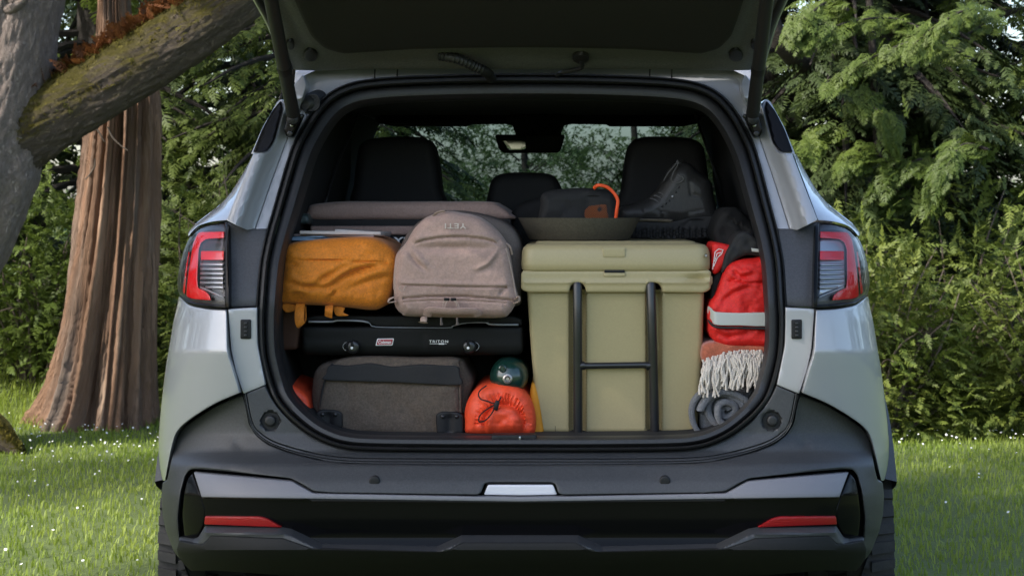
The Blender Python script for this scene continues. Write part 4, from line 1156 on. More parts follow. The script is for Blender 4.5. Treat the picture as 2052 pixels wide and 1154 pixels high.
# ---- papers on the amber rucksack
def sheet(name, label, px, py, Y, w, d, h, m, rz, tilt=0.0):
    o = box(name, P(px, py, Y), (w, d, h), m, None, 0.0008, rot=(0, tilt, rz))
    tag(o, label, 'magazine' if 'magazine' in name else 'map', 'papers on the amber rucksack'); return o
sheet('magazine', 'pale magazine lying second from the top of the paper pile', 683, 466, 0.40, 0.215, 0.16, 0.008, 'paper', 0.10, 0.012)
sheet('magazine', 'white folded magazine tilted on the very top of the paper pile', 728, 465.5, 0.42, 0.125, 0.14, 0.009, 'paper', -0.12, 0.07)
sheet('magazine', 'pinkish magazine under the pale one in the paper pile', 672, 471, 0.42, 0.235, 0.16, 0.005, 'paper_pink', -0.05, 0.01)
sheet('map', 'folded blue map at the bottom left of the paper pile', 632, 479, 0.40, 0.150, 0.15, 0.008, 'paper_blue', 0.12, 0.02)
sheet('map', 'pale blue leaflet resting on the folded blue map', 622, 474.5, 0.40, 0.120, 0.15, 0.004, 'paper_blue', -0.2, -0.02)
sheet('map', 'grey sheet wedged between the blue map and the magazines', 668, 475.5, 0.43, 0.18, 0.15, 0.004, 'paper_pink', 0.03, 0.015)

# ---- small things low in the boot
gas = thing('gas_cylinder', 'dark green gas cylinder lying end-on above the orange stuff sack', 'gas cylinder', base(1019, 790, 0.4))
gc = P(1019, 757, 0.24)
R_ = 39 * 5.24 / 4000
lathe('bottle', [(0.004, -0.012), (R_ * 0.3, -0.010), (R_ * 0.6, -0.002), (R_ * 0.82, 0.010), (R_ * 0.95, 0.026), (R_, 0.048), (R_, 0.20), (R_ * 0.9, 0.23), (0.01, 0.24)], gc, (0, 1, 0), MATS['gas_green'], gas, n=40, sharp=60)
vv = lathe('valve', [(0.0125, 0.006), (0.0125, -0.016), (0.0085, -0.018), (0.008, -0.012), (0.004, -0.010), (0.004, -0.015), (0.001, -0.015)], gc + Vector((-0.002, -0.004, -0.001)), (0, 1, 0), MATS['brass_grey'], gas, n=24)
lathe('relief_valve', [(0.010, 0.01), (0.010, -0.010), (0.007, -0.012), (0.006, -0.006), (0.003, -0.006), (0.003, -0.011), (0.001, -0.011)], gc + Vector((-0.0155, 0.0, 0.025)), (0, 1, 0), MATS['gas_green'], gas, n=20)

sk = thing('stuff_sack', 'bright orange round stuff sack with black drawcord on the boot floor beside the cool box', 'stuff sack', base(1003, 870, 0.4))
YT = 0.22
def sack_rel(v):
    c = np.array([1010.0, 852.0])
    d = v - c; rr = np.hypot(d[:, 0], d[:, 1] * 0.95); an = np.arctan2(d[:, 1], d[:, 0])
    pl = np.sin(an * 46 + 3 * vnoise(v, 0.05, 8)) * 0.0035 * np.exp(-((rr - 50) / 14) ** 2)
    mouth = -0.012 / (1 + np.exp((rr - 36) / 2.5))
    dim = 0.012 * np.exp(-((rr - 40) / 4) ** 2)
    return pl + mouth + dim + 0.006 * vnoise(v, 0.04, 41) + 0.003 * vnoise(v, 0.1, 42)
puff('sack', cr([(931, 845), (932, 820), (938, 800), (950, 782), (968, 770), (1000, 766), (1036, 772), (1058, 790), (1070, 815), (1074, 845), (1070, 868), (1050, 873), (1000, 873), (950, 872), (933, 866)], 5), YT, 0.30, 20, 'coral_cloth', sk, step=2.8, bulge=0.01, rm=0.045, relief=sack_rel)
tube('drawcord', smooth3([P(975, 772, YT), P(960, 785, YT - 0.01), P(962, 798, YT - 0.018), P(978, 804, YT - 0.02), P(992, 808, YT - 0.022), P(1002, 800, YT - 0.02), P(1004, 794, YT - 0.012)], 7), 0.0018, MATS['black_cloth'], sk, n=6)
tube('drawcord', smooth3([P(993, 810, YT - 0.024), P(975, 820, YT - 0.024), P(962, 832, YT - 0.026), P(960, 844, YT - 0.026), P(972, 842, YT - 0.027), P(984, 830, YT - 0.026), P(993, 814, YT - 0.024)], 7), 0.0018, MATS['black_cloth'], sk, n=6)
box('cord_lock', P(995, 812, YT - 0.024), (0.012, 0.010, 0.026), 'satin_black', sk, 0.003, rot=(0, 0.25, 0))

rb = puff('folded_jacket', cr([(556, 800), (556, 775), (570, 768), (590, 773), (606, 783), (618, 797), (623, 815), (624, 832), (600, 836), (575, 825)], 5), 0.26, 0.3, 14, 'coral_cloth', None, step=3.5, rm=0.03,
          relief=lambda v: sum(crease(v, [(565, 785 + k * 9), (600, 800 + k * 9), (622, 822 + k * 9)], 2.5, 0.006) for k in range(-3, 4)))
tag(rb, 'red orange fabric bundle tucked into the lower left corner of the boot', 'fabric bundle')
yb = puff('glow_strip', cr([(1060, 868), (1061, 800), (1065, 768), (1074, 770), (1082, 800), (1087, 840), (1088, 869)], 5), 0.275, 0.2, 8, 'glow_yellow', None, step=5, rm=0.015)  # added strip in place of orange light on the cool box edge
tag(yb, 'narrow yellow orange strip added for the warm glow between the stuff sack and cool box', 'sack')

# ---- right-hand column: red bag, blankets
red = thing('red_bag', 'bright red bag with grey reflective strip on the folded blanket at the right', 'bag', base(1480, 695, 0.4))
YR = 0.22
def red_rel(v):
    r = crease(v, [(1442, 570), (1470, 560), (1500, 568), (1536, 566)], 2.0, 0.008)
    r += fold(v, [(1450, 600), (1470, 585), (1500, 574)], 9, 0.008)
    r += crease(v, [(1436, 655), (1536, 658)], 2.5, 0.006)
    r += fold(v, [(1425, 660), (1455, 672), (1490, 668)], 9, 0.008)
    r += fold(v, [(1470, 540), (1485, 552), (1510, 548)], 8, 0.008)
    return r + 0.004 * vnoise(v, 0.05, 51) + 0.002 * vnoise(v, 0.12, 52)
puff('bag_body', cr([(1420, 650), (1418, 630), (1422, 608), (1433, 590), (1443, 563), (1456, 533), (1480, 520), (1510, 517), (1545, 518), (1550, 600), (1548, 690), (1500, 696), (1456, 696), (1430, 682), (1420, 665)], 5), YR, 0.28, 14, 'red_cloth', red, step=3.5, bulge=0.012, rm=0.03, relief=red_rel)
surf('reflective_strip', cr([(1419, 614), (1426, 618), (1436, 625), (1480, 627), (1548, 628), (1548, 652), (1480, 652), (1436, 651), (1426, 642), (1419, 630)], 4), lambda p: YR - 0.022 + 0.045 * np.exp(-((p[:, 0] - 1417) / 9) ** 2), 'reflective_grey', red, th=0.01, bev=1.2, step=4)
surf('black_piping', cr([(1420, 640), (1436, 653), (1480, 655), (1548, 656), (1548, 660), (1480, 659), (1434, 657), (1420, 646)], 4), lambda p: YR - 0.023 + 0.045 * np.exp(-((p[:, 0] - 1417) / 9) ** 2), 'black_web', red, th=0.01, bev=1, step=4)
fl = puff('bag_flap', cr([(1427, 545), (1425, 515), (1428, 488), (1445, 487), (1470, 494), (1472, 505), (1462, 518), (1450, 535), (1436, 548)], 4), YR + 0.03, 0.2, 8, 'red_cloth', red, step=4, rm=0.015)
for pts in ([(1428, 540), (1433, 505), (1440, 499), (1449, 501), (1446, 509), (1438, 516), (1430, 534)], [(1432, 524), (1437, 508), (1444, 506)], [(1428, 530), (1432, 522), (1441, 512), (1449, 500)]):
    tube('printed_mark', [P(x, y, YR + 0.0265) for x, y in pts], 0.0011, MATS['white_print'], fl, n=5, flat=0.4)
puff('top_strap', cr([(1452, 512), (1462, 492), (1476, 470), (1496, 464), (1516, 478), (1540, 490), (1545, 520), (1520, 514), (1495, 512), (1470, 525), (1455, 540), (1446, 545)], 4), YR + 0.012, 0.15, 7, 'black_web', red, step=4, rm=0.012, relief=lambda v: 0.004 * vnoise(v, 0.08, 55))
surf('strap_tab', rp([(1505, 497), (1521, 499), (1521, 506), (1507, 504)], 1.5), YR + 0.0, 'reflective_grey', red, th=0.006, bev=1, step=3)
puff('side_mesh', cr([(1424, 595), (1428, 560), (1440, 540), (1450, 535), (1446, 560), (1436, 590), (1428, 604)], 4), YR + 0.05, 0.1, 5, 'mesh_black', red, step=5)

cb = thing('fringed_blanket', 'folded coral wool blanket with cream tassel fringe under the red bag', 'blanket', base(1470, 722, 0.4))
puff('fold_stack', cr([(1406, 720), (1405, 700), (1412, 688), (1440, 684), (1500, 688), (1550, 692), (1550, 730), (1480, 735), (1420, 735)], 5), 0.225, 0.34, 8, 'coral_wool', cb, step=6, rm=0.02, relief=lambda v: 0.004 * vnoise(v, 0.05, 61))
rg = random.Random(5)
V, Fc = [], []
for k in range(132):
    x = 1409 + 128 * (k % 44) / 43 + rg.uniform(-2, 2)
    row = k // 44
    y0 = 721 - 18 * min(1, max(0, (x - 1405) / 60)) + row * 7 + rg.uniform(-2, 2)
    ln = rg.uniform(40, 72) * (1.0 if x < 1500 else 0.95)
    ph = rg.uniform(0, 6.28); am = rg.uniform(1.5, 5.5); lean = rg.uniform(-14, 9) - 6 * max(0, (1440 - x) / 40)
    pts = []
    for i in range(9):
        t = i / 8
        pts.append(P(x + lean * t + am * math.sin(ph + 5 * t), y0 + ln * t, 0.215 - 0.012 * row - 0.014 * math.sin(min(1, t * 1.8) * 1.57) + 0.003 * math.sin(ph * 3 + 7 * t)))
    rad = [0.0025 + (0.0012 if rg.random() < 0.15 else 0) for _ in range(9)]
    rad[-2] = 0.0029
    v, f = tube(None, pts, rad, None, n=6)
    o = len(V); V += v; Fc += [tuple(i + o for i in q) for q in f]
fr = mesh_obj('tassel_fringe', V, Fc, 'cream_yarn', cb); fr['kind'] = 'stuff'

gw = thing('rolled_blanket', 'grey wool blanket rolled into a spiral in the lower right corner of the boot', 'blanket', base(1455, 862, 0.45))
def spiral(name, cx_, cy_, r0, r1, turns, th_, Y0, dep, ph):
    n = 90; V, Fc = [], []
    for i in range(n):
        t = i / (n - 1)
        an = ph + turns * 2 * math.pi * t
        r = r0 + (r1 - r0) * t
        wob = 1 + 0.10 * math.sin(an * 1.7 + 1) + 0.08 * math.sin(an * 0.6) + 0.05 * math.sin(an * 3.1)
        for off in (-th_ / 2, -th_ * 0.25, th_ * 0.25, th_ / 2):
            rr = r * wob + off
            c = P(cx_, cy_, Y0)
            e = 0.006 if abs(off) > th_ * 0.3 else 0
            V.append((c.x + rr * math.cos(an) * 1.05, Y0 + e + 0.012 * math.sin(an * 0.5), c.z + rr * math.sin(an) * 0.92))
        for off in (th_ / 2, -th_ / 2):
            rr = r * wob + off
            V.append((P(cx_, cy_, Y0).x + rr * math.cos(an) * 1.05, Y0 + dep, P(cx_, cy_, Y0).z + rr * math.sin(an) * 0.92))
    for i in range(n - 1):
        for j in range(6):
            Fc.append((i * 6 + j, i * 6 + (j + 1) % 6, (i + 1) * 6 + (j + 1) % 6, (i + 1) * 6 + j))
    Fc.append(tuple(range(5, -1, -1))); Fc.append(tuple((n - 1) * 6 + j for j in range(6)))
    return mesh_obj(name, V, Fc, 'grey_wool', gw, sharp=60)
spiral('blanket_roll', 1458, 824, 0.006, 0.064, 3.4, 0.0165, 0.20, 0.40, 0.6)
spiral('outer_fold', 1452, 824, 0.066, 0.086, 0.62, 0.014, 0.215, 0.38, 1.5)
puff('blanket_end', cr([(1402, 838), (1404, 806), (1424, 786), (1460, 778), (1500, 782), (1530, 800), (1520, 850), (1460, 868), (1410, 866)], 5), 0.25, 0.36, 12, 'grey_wool', gw, step=8, rm=0.03)

bj = puff('dark_jacket', cr([(1430, 470), (1436, 440), (1450, 420), (1474, 416), (1500, 440), (1528, 470), (1545, 495), (1540, 520), (1500, 515), (1470, 500), (1445, 496)], 5), 0.40, 0.3, 14, 'black_cloth', None, step=6, rm=0.03, relief=lambda v: 0.012 * vnoise(v, 0.04, 71) + fold(v, [(1440, 425), (1480, 450), (1520, 490)], 6, 0.01))
tag(bj, 'black jacket bundled behind the red bag at the right of the boot', 'jacket')
bb = puff('black_bag', cr([(1010, 640), (1012, 470), (1020, 436), (1040, 410), (1080, 396), (1100, 410), (1110, 470), (1100, 640)], 5), 0.72, 0.3, 14, 'black_cloth', None, step=12, rm=0.04)
tag(bb, 'black bag standing between the taupe soft case and the skillet', 'bag')
tb = puff('water_bottle', cr([(584, 446), (583, 434), (590, 428), (612, 428), (620, 436), (619, 448), (600, 450)], 4), 0.55, 0.12, 6, mat('teal_plastic', (0.05, 0.075, 0.075), 0.4), None, step=4, rm=0.02)
tag(tb, 'dull teal bottle lying at the left end of the taupe soft case', 'bottle')
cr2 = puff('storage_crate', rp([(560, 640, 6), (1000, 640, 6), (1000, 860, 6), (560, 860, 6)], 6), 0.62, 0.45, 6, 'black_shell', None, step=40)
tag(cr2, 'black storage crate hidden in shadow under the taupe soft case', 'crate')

# ---- on the cool box
zl = lidt + 0.008
pan = thing('skillet', 'dark cast iron skillet standing on the olive cool box lid', 'skillet', (P(1160, 440, 0.45).x, 0.45, zl))
pc = Vector((P(1161, 440, 0.45).x, 0.45, zl))
lathe('pan', [(0.002, 0.0), (0.132, 0.0), (0.138, 0.003), (0.164, 0.054), (0.167, 0.060), (0.161, 0.060), (0.134, 0.010), (0.130, 0.006), (0.002, 0.006)], pc, (0, 0, 1), MATS['iron'], pan, n=64)
tube('handle', smooth3([pc + Vector((0.158, -0.01, 0.054)), pc + Vector((0.185, -0.02, 0.054)), pc + Vector((0.225, -0.035, 0.053)), pc + Vector((0.252, -0.045, 0.052))], 5), [0.013] * 4 + [0.010] * 8 + [0.012] * 3 + [0.008], MATS['iron'], pan, n=12, flat=0.38)

pou = thing('mesh_pouch', 'black mesh pouch with bright orange zip cord sitting in the skillet', 'pouch', tuple(pc + Vector((0, 0, 0.01))))
puff('pouch_body', cr([(1085, 452), (1083, 410), (1086, 390), (1108, 381), (1164, 377), (1213, 380), (1231, 389), (1239, 411), (1236, 452), (1160, 456)], 5), 0.38, 0.13, 14, 'mesh_black', pou, step=5, rm=0.035,
     relief=lambda v: crease(v, [(1084, 397), (1160, 392), (1236, 398)], 1.8, 0.004) - crease(v, [(1084, 401), (1160, 397), (1236, 402)], 2.0, 0.002) + 0.004 * vnoise(v, 0.05, 81))
tube('zip_cord', smooth3([P(1191, 377.5, 0.372), P(1195, 373, 0.366), P(1203, 371.5, 0.362), P(1218, 376, 0.362), P(1231, 388, 0.362), P(1238, 402, 0.362), P(1236, 420, 0.364), P(1234, 437, 0.368)], 6), 0.0048, MATS['cord_orange'], pou, n=10)
V, Fc = [], []
patch = rp([(1170, 424, 5), (1180, 412, 6), (1216, 409, 6), (1224, 420, 5), (1226, 438, 3), (1172, 438, 3)], 3)
poly = np.array(patch)
for k in range(-40, 40):
    for dirn in (1, -1):
        pts = [(1198 + k * 3.4 + dirn * t, 424 + t) for t in np.linspace(-16, 16, 33)]
        ins = inside(poly, np.array(pts))
        run = [p for p, i in zip(pts, ins) if i]
        if len(run) > 3:
            v, f = tube(None, [P(x, y, 0.377 + 0.012 * max(0, (x - 1208) / 20) ** 2) for x, y in (run[0], run[len(run) // 2], run[-1])], 0.0006, None, n=4)
            o = len(V); V += v; Fc += [tuple(i + o for i in q) for q in f]
mp_ = mesh_obj('orange_mesh', V, Fc, mat('mesh_orange', (0.26, 0.075, 0.02), 0.7), pou); mp_['kind'] = 'stuff'

bt = thing('hiking_boot', 'black lace-up hiking boot standing on the back of the cool box lid', 'boot', base(1340, 478, 0.7))
YBt = 0.66
puff('upper', cr([(1243, 444), (1240, 430), (1243, 417), (1262, 410), (1295, 399), (1312, 386), (1322, 372), (1334, 352), (1346, 334), (1362, 326), (1382, 328), (1400, 345), (1424, 364), (1431, 395), (1437, 425), (1438, 446), (1400, 452), (1340, 452), (1290, 450)], 5), YBt, 0.105, 24, 'boot_leather', bt, step=4, rm=0.05,
     relief=lambda v: crease(v, [(1300, 400), (1320, 425), (1365, 430), (1435, 415)], 1.6, 0.003) + crease(v, [(1255, 425), (1285, 420), (1300, 440)], 1.6, 0.003) + crease(v, [(1380, 345), (1385, 390), (1420, 398)], 2, 0.004) + crease(v, [(1395, 362), (1428, 382)], 5, 0.006))
surf('sole', rp([(1240, 438, 5), (1262, 443, 4), (1330, 446, 10), (1352, 443, 6), (1380, 436, 6), (1437, 431, 3), (1438, 475, 4), (1400, 478, 4), (1352, 479, 6), (1290, 478, 10), (1250, 472, 10)], 4), YBt - 0.004, 'boot_sole', bt, th=0.115, bev=3, step=4, back=True,
     relief=lambda v: 0.003 * np.sign(np.sin(v[:, 0] * 0.55)) * np.clip((v[:, 1] - 452) / 6, 0, 1) + crease(v, [(1365, 456), (1385, 442), (1410, 442)], 2, 0.004))
puff('tongue', cr([(1334, 360), (1344, 338), (1352, 328), (1364, 324), (1372, 334), (1352, 354)], 4), YBt + 0.03, 0.05, 5, 'boot_leather', bt, step=5)
for k, (x, y) in enumerate(((1316, 405), (1323, 399), (1330, 393), (1337, 385), (1343, 376), (1349, 366), (1356, 354))):
    tube('lace', smooth3([P(x - 14 + k, y - 7 + k * 0.3, YBt + 0.032 - k * 0.002), P(x - 6, y - 6, YBt + 0.012), P(x + 6, y + 2, YBt + 0.004), P(x + 10, y + 8, YBt + 0.002)], 4), 0.0022, MATS['lace'], bt, n=6)
    lathe('eyelet', [(0.0035, 0.002), (0.0035, -0.003), (0.002, -0.004)], P(x + 11, y + 9, YBt + 0.002), (0, 1, 0), MATS['steel'] if k == 3 else MATS['black_tube'], bt, n=10)
tube('lace', smooth3([P(1330, 362, YBt + 0.01), P(1340, 345, YBt), P(1352, 332, YBt + 0.004), P(1358, 322, YBt + 0.01), P(1358, 330, YBt), P(1350, 345, YBt - 0.004), P(1346, 362, YBt), P(1362, 366, YBt - 0.004), P(1370, 358, YBt - 0.004), P(1358, 350, YBt)], 7), 0.0020, MATS['lace'], bt, n=6)
# ================================================================== ground
mat('soil', (0.060, 0.085, 0.018), 0.95, bumps=(('noise', 40, 0.6, 0.02),), var=(2.0, (0.085, 0.115, 0.024), 0.3))
def gz(x, y):
    """height of the lawn: flat under the car, a low bank at the foot of the big trees"""
    x = np.asarray(x, float); y = np.asarray(y, float)
    b = 0.55 * np.exp(-(((x + 4.0) / 1.7) ** 2 + ((y - 9.2) / 1.5) ** 2))
    b = b + 0.10 * np.clip((y - 8.0) / 6.0, 0, 1)
    return b * np.clip((y - 4.0) / 2.0, 0, 1) + 0.015 * np.sin(x * 1.3 + 1) * np.sin(y * 0.9)
def ground():
    xs = np.concatenate([[-400, -150, -60, -30, -18], np.arange(-12, 12.01, 0.3), [18, 30, 60, 150, 400]])
    ys = np.concatenate([[-400, -120, -50, -25], np.arange(-12, 16.01, 0.3), [22, 30, 45, 70, 120, 250, 600]])
    X, Y = np.meshgrid(xs, ys)
    Z = np.where((np.abs(X) < 13) & (np.abs(Y) < 17), gz(X, Y), 0.1 * (Y > 14))
    V = np.stack([X, Y, Z - 0.01], -1).reshape(-1, 3)
    nx = len(xs); F = []
    for j in range(len(ys) - 1):
        for i in range(nx - 1):
            F.append((j * nx + i, j * nx + i + 1, (j + 1) * nx + i + 1, (j + 1) * nx + i))
    o = np_mesh('ground', V, F, 'soil', None, smooth=True)
    o['kind'] = 'structure'
ground()
# ================================================================== vegetation
def leaf_mat(name, c1, c2, c3, trans=0.35, rough=0.55, scale=1.6):
    """leaf: colour varies per leaf and in broad patches of older and younger growth"""
    m = bpy.data.materials.new(name); m.use_nodes = True
    nt = m.node_tree; b = nt.nodes['Principled BSDF']; out = nt.nodes['Material Output']
    geo = nt.nodes.new('ShaderNodeNewGeometry'); tc = nt.nodes.new('ShaderNodeTexCoord')
    nz = nt.nodes.new('ShaderNodeTexNoise'); nz.inputs['Scale'].default_value = scale; nz.inputs['Detail'].default_value = 3
    nt.links.new(tc.outputs['Object'], nz.inputs['Vector'])
    mr = nt.nodes.new('ShaderNodeMapRange'); mr.inputs['From Min'].default_value = 0.38; mr.inputs['From Max'].default_value = 0.66
    nt.links.new(nz.outputs['Fac'], mr.inputs['Value'])
    m1 = nt.nodes.new('ShaderNodeMix'); m1.data_type = 'RGBA'
    m1.inputs['A'].default_value = (*c1, 1); m1.inputs['B'].default_value = (*c2, 1)
    nt.links.new(geo.outputs['Random Per Island'], m1.inputs['Factor'])
    m2 = nt.nodes.new('ShaderNodeMix'); m2.data_type = 'RGBA'
    nt.links.new(m1.outputs['Result'], m2.inputs['A']); m2.inputs['B'].default_value = (*c3, 1)
    nt.links.new(mr.outputs['Result'], m2.inputs['Factor'])
    nt.links.new(m2.outputs['Result'], b.inputs['Base Color'])
    b.inputs['Roughness'].default_value = rough; b.inputs['Specular IOR Level'].default_value = 0.35
    tr = nt.nodes.new('ShaderNodeBsdfTranslucent')
    nt.links.new(m2.outputs['Result'], tr.inputs['Color'])
    mx = nt.nodes.new('ShaderNodeMixShader'); mx.inputs['Fac'].default_value = trans
    nt.links.new(b.outputs[0], mx.inputs[1]); nt.links.new(tr.outputs[0], mx.inputs[2])
    nt.links.new(mx.outputs[0], out.inputs['Surface'])
    MATS[name] = m
    return m
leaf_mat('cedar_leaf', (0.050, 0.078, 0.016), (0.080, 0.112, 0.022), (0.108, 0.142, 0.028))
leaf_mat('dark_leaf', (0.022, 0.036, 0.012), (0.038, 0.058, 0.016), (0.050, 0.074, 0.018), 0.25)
leaf_mat('shrub_leaf', (0.085, 0.125, 0.020), (0.13, 0.165, 0.030), (0.165, 0.195, 0.036), 0.35, scale=2.5)
leaf_mat('young_leaf', (0.060, 0.096, 0.016), (0.088, 0.128, 0.021), (0.115, 0.158, 0.026), 0.38)
leaf_mat('maple_leaf', (0.05, 0.10, 0.02), (0.08, 0.14, 0.025), (0.10, 0.16, 0.03), 0.35)
leaf_mat('far_leaf', (0.05, 0.09, 0.03), (0.075, 0.12, 0.04), (0.10, 0.14, 0.05), 0.4)
leaf_mat('grass_blade', (0.180, 0.262, 0.030), (0.235, 0.322, 0.042), (0.290, 0.350, 0.060), 0.50, 0.5, 0.8)
leaf_mat('dead_fern', (0.10, 0.034, 0.012), (0.15, 0.052, 0.016), (0.19, 0.075, 0.024), 0.3, scale=6)
leaf_mat('moss_tuft', (0.125, 0.100, 0.010), (0.185, 0.145, 0.014), (0.095, 0.095, 0.013), 0.25, 0.8, 5)
mat('daisy', (0.72, 0.72, 0.68), 0.6)
mat('twig', (0.11, 0.085, 0.065), 0.85)
mat('dark_bark', (0.022, 0.017, 0.013), 0.9, bumps=(('noise', 30, 0.6, 0.02),))

def bark_mat(name, c1, c2, moss, plates, stretch, moss_amt):
    m = bpy.data.materials.new(name); m.use_nodes = True
    nt = m.node_tree; b = nt.nodes['Principled BSDF']; b.inputs['Roughness'].default_value = 0.9
    b.inputs['Specular IOR Level'].default_value = 0.25
    tc = nt.nodes.new('ShaderNodeTexCoord'); mp = nt.nodes.new('ShaderNodeMapping')
    mp.inputs['Scale'].default_value = stretch
    nt.links.new(tc.outputs['UV'], mp.inputs['Vector'])
    vo = nt.nodes.new('ShaderNodeTexVoronoi'); vo.feature = 'DISTANCE_TO_EDGE'; vo.inputs['Scale'].default_value = plates
    nz = nt.nodes.new('ShaderNodeTexNoise'); nz.inputs['Scale'].default_value = plates * 0.7; nz.inputs['Detail'].default_value = 8
    nz.inputs['Roughness'].default_value = 0.7
    dis = nt.nodes.new('ShaderNodeMix'); dis.data_type = 'VECTOR'; dis.inputs['Factor'].default_value = 0.12
    nt.links.new(mp.outputs[0], dis.inputs['A']); nt.links.new(nz.outputs['Color'], dis.inputs['B'])
    nt.links.new(mp.outputs[0], nz.inputs['Vector'])
    nt.links.new(dis.outputs['Result'], vo.inputs['Vector'])
    r = nt.nodes.new('ShaderNodeMapRange'); r.inputs['From Max'].default_value = 0.22
    nt.links.new(vo.outputs['Distance'], r.inputs['Value'])
    ad = nt.nodes.new('ShaderNodeMath'); ad.operation = 'MULTIPLY_ADD'; ad.inputs[1].default_value = 0.8
    nt.links.new(nz.outputs['Fac'], ad.inputs[0]); nt.links.new(r.outputs[0], ad.inputs[2])
    bn = nt.nodes.new('ShaderNodeBump'); bn.inputs['Strength'].default_value = 0.9; bn.inputs['Distance'].default_value = 0.02
    nt.links.new(ad.outputs[0], bn.inputs['Height']); nt.links.new(bn.outputs[0], b.inputs['Normal'])
    cm = nt.nodes.new('ShaderNodeMix'); cm.data_type = 'RGBA'
    cm.inputs['A'].default_value = (*c1, 1); cm.inputs['B'].default_value = (*c2, 1)
    nt.links.new(nz.outputs['Fac'], cm.inputs['Factor'])
    geo = nt.nodes.new('ShaderNodeNewGeometry'); sx = nt.nodes.new('ShaderNodeSeparateXYZ')
    nt.links.new(geo.outputs['Normal'], sx.inputs[0])
    n2 = nt.nodes.new('ShaderNodeTexNoise'); n2.inputs['Scale'].default_value = 4.0; n2.inputs['Detail'].default_value = 6
    nt.links.new(tc.outputs['Object'], n2.inputs['Vector'])
    a2 = nt.nodes.new('ShaderNodeMath'); a2.operation = 'MULTIPLY_ADD'; a2.inputs[1].default_value = 0.55
    nt.links.new(sx.outputs['Z'], a2.inputs[0]); nt.links.new(n2.outputs['Fac'], a2.inputs[2])
    r2 = nt.nodes.new('ShaderNodeMapRange'); r2.inputs['From Min'].default_value = 0.36; r2.inputs['From Max'].default_value = 0.78
    r2.inputs['To Max'].default_value = moss_amt
    nt.links.new(a2.outputs[0], r2.inputs['Value'])
    c3 = nt.nodes.new('ShaderNodeMix'); c3.data_type = 'RGBA'; c3.inputs['B'].default_value = (*moss, 1)
    nt.links.new(cm.outputs['Result'], c3.inputs['A']); nt.links.new(r2.outputs[0], c3.inputs['Factor'])
    nt.links.new(c3.outputs['Result'], b.inputs['Base Color'])
    MATS[name] = m
bark_mat('maple_bark', (0.10, 0.075, 0.062), (0.60, 0.49, 0.43), (0.10, 0.085, 0.014), 58, (1.0, 0.45, 1), 0.0)
bark_mat('mossy_bark', (0.045, 0.034, 0.026), (0.22, 0.175, 0.14), (0.10, 0.085, 0.011), 58, (1.0, 0.35, 1), 0.95)
bark_mat('cedar_bark', (0.040, 0.021, 0.014), (0.40, 0.235, 0.150), (0.08, 0.075, 0.03), 14, (1.5, 0.07, 1), 0.10)
def cedar_streaks():
    nt = MATS['cedar_bark'].node_tree; b = nt.nodes['Principled BSDF']
    src = b.inputs['Base Color'].links[0].from_socket
    tc = nt.nodes.new('ShaderNodeTexCoord'); mp = nt.nodes.new('ShaderNodeMapping'); mp.inputs['Scale'].default_value = (7.0, 0.45, 1)
    nt.links.new(tc.outputs['UV'], mp.inputs['Vector'])
    nz = nt.nodes.new('ShaderNodeTexNoise'); nz.inputs['Scale'].default_value = 1.0; nz.inputs['Detail'].default_value = 5
    nt.links.new(mp.outputs[0], nz.inputs['Vector'])
    for lo_, hi_, colr, amt in ((0.52, 0.68, (0.19, 0.155, 0.13), 0.85), (0.30, 0.42, (0.56, 0.42, 0.31), -0.8)):
        r = nt.nodes.new('ShaderNodeMapRange'); r.inputs['From Min'].default_value = lo_; r.inputs['From Max'].default_value = hi_
        r.inputs['To Min'].default_value = 0.0 if amt > 0 else -amt; r.inputs['To Max'].default_value = amt if amt > 0 else 0.0
        nt.links.new(nz.outputs['Fac'], r.inputs['Value'])
        mx = nt.nodes.new('ShaderNodeMix'); mx.data_type = 'RGBA'; mx.inputs['B'].default_value = (*colr, 1)
        nt.links.new(src, mx.inputs['A']); nt.links.new(r.outputs[0], mx.inputs['Factor']); src = mx.outputs['Result']
    nt.links.new(src, b.inputs['Base Color'])
cedar_streaks()

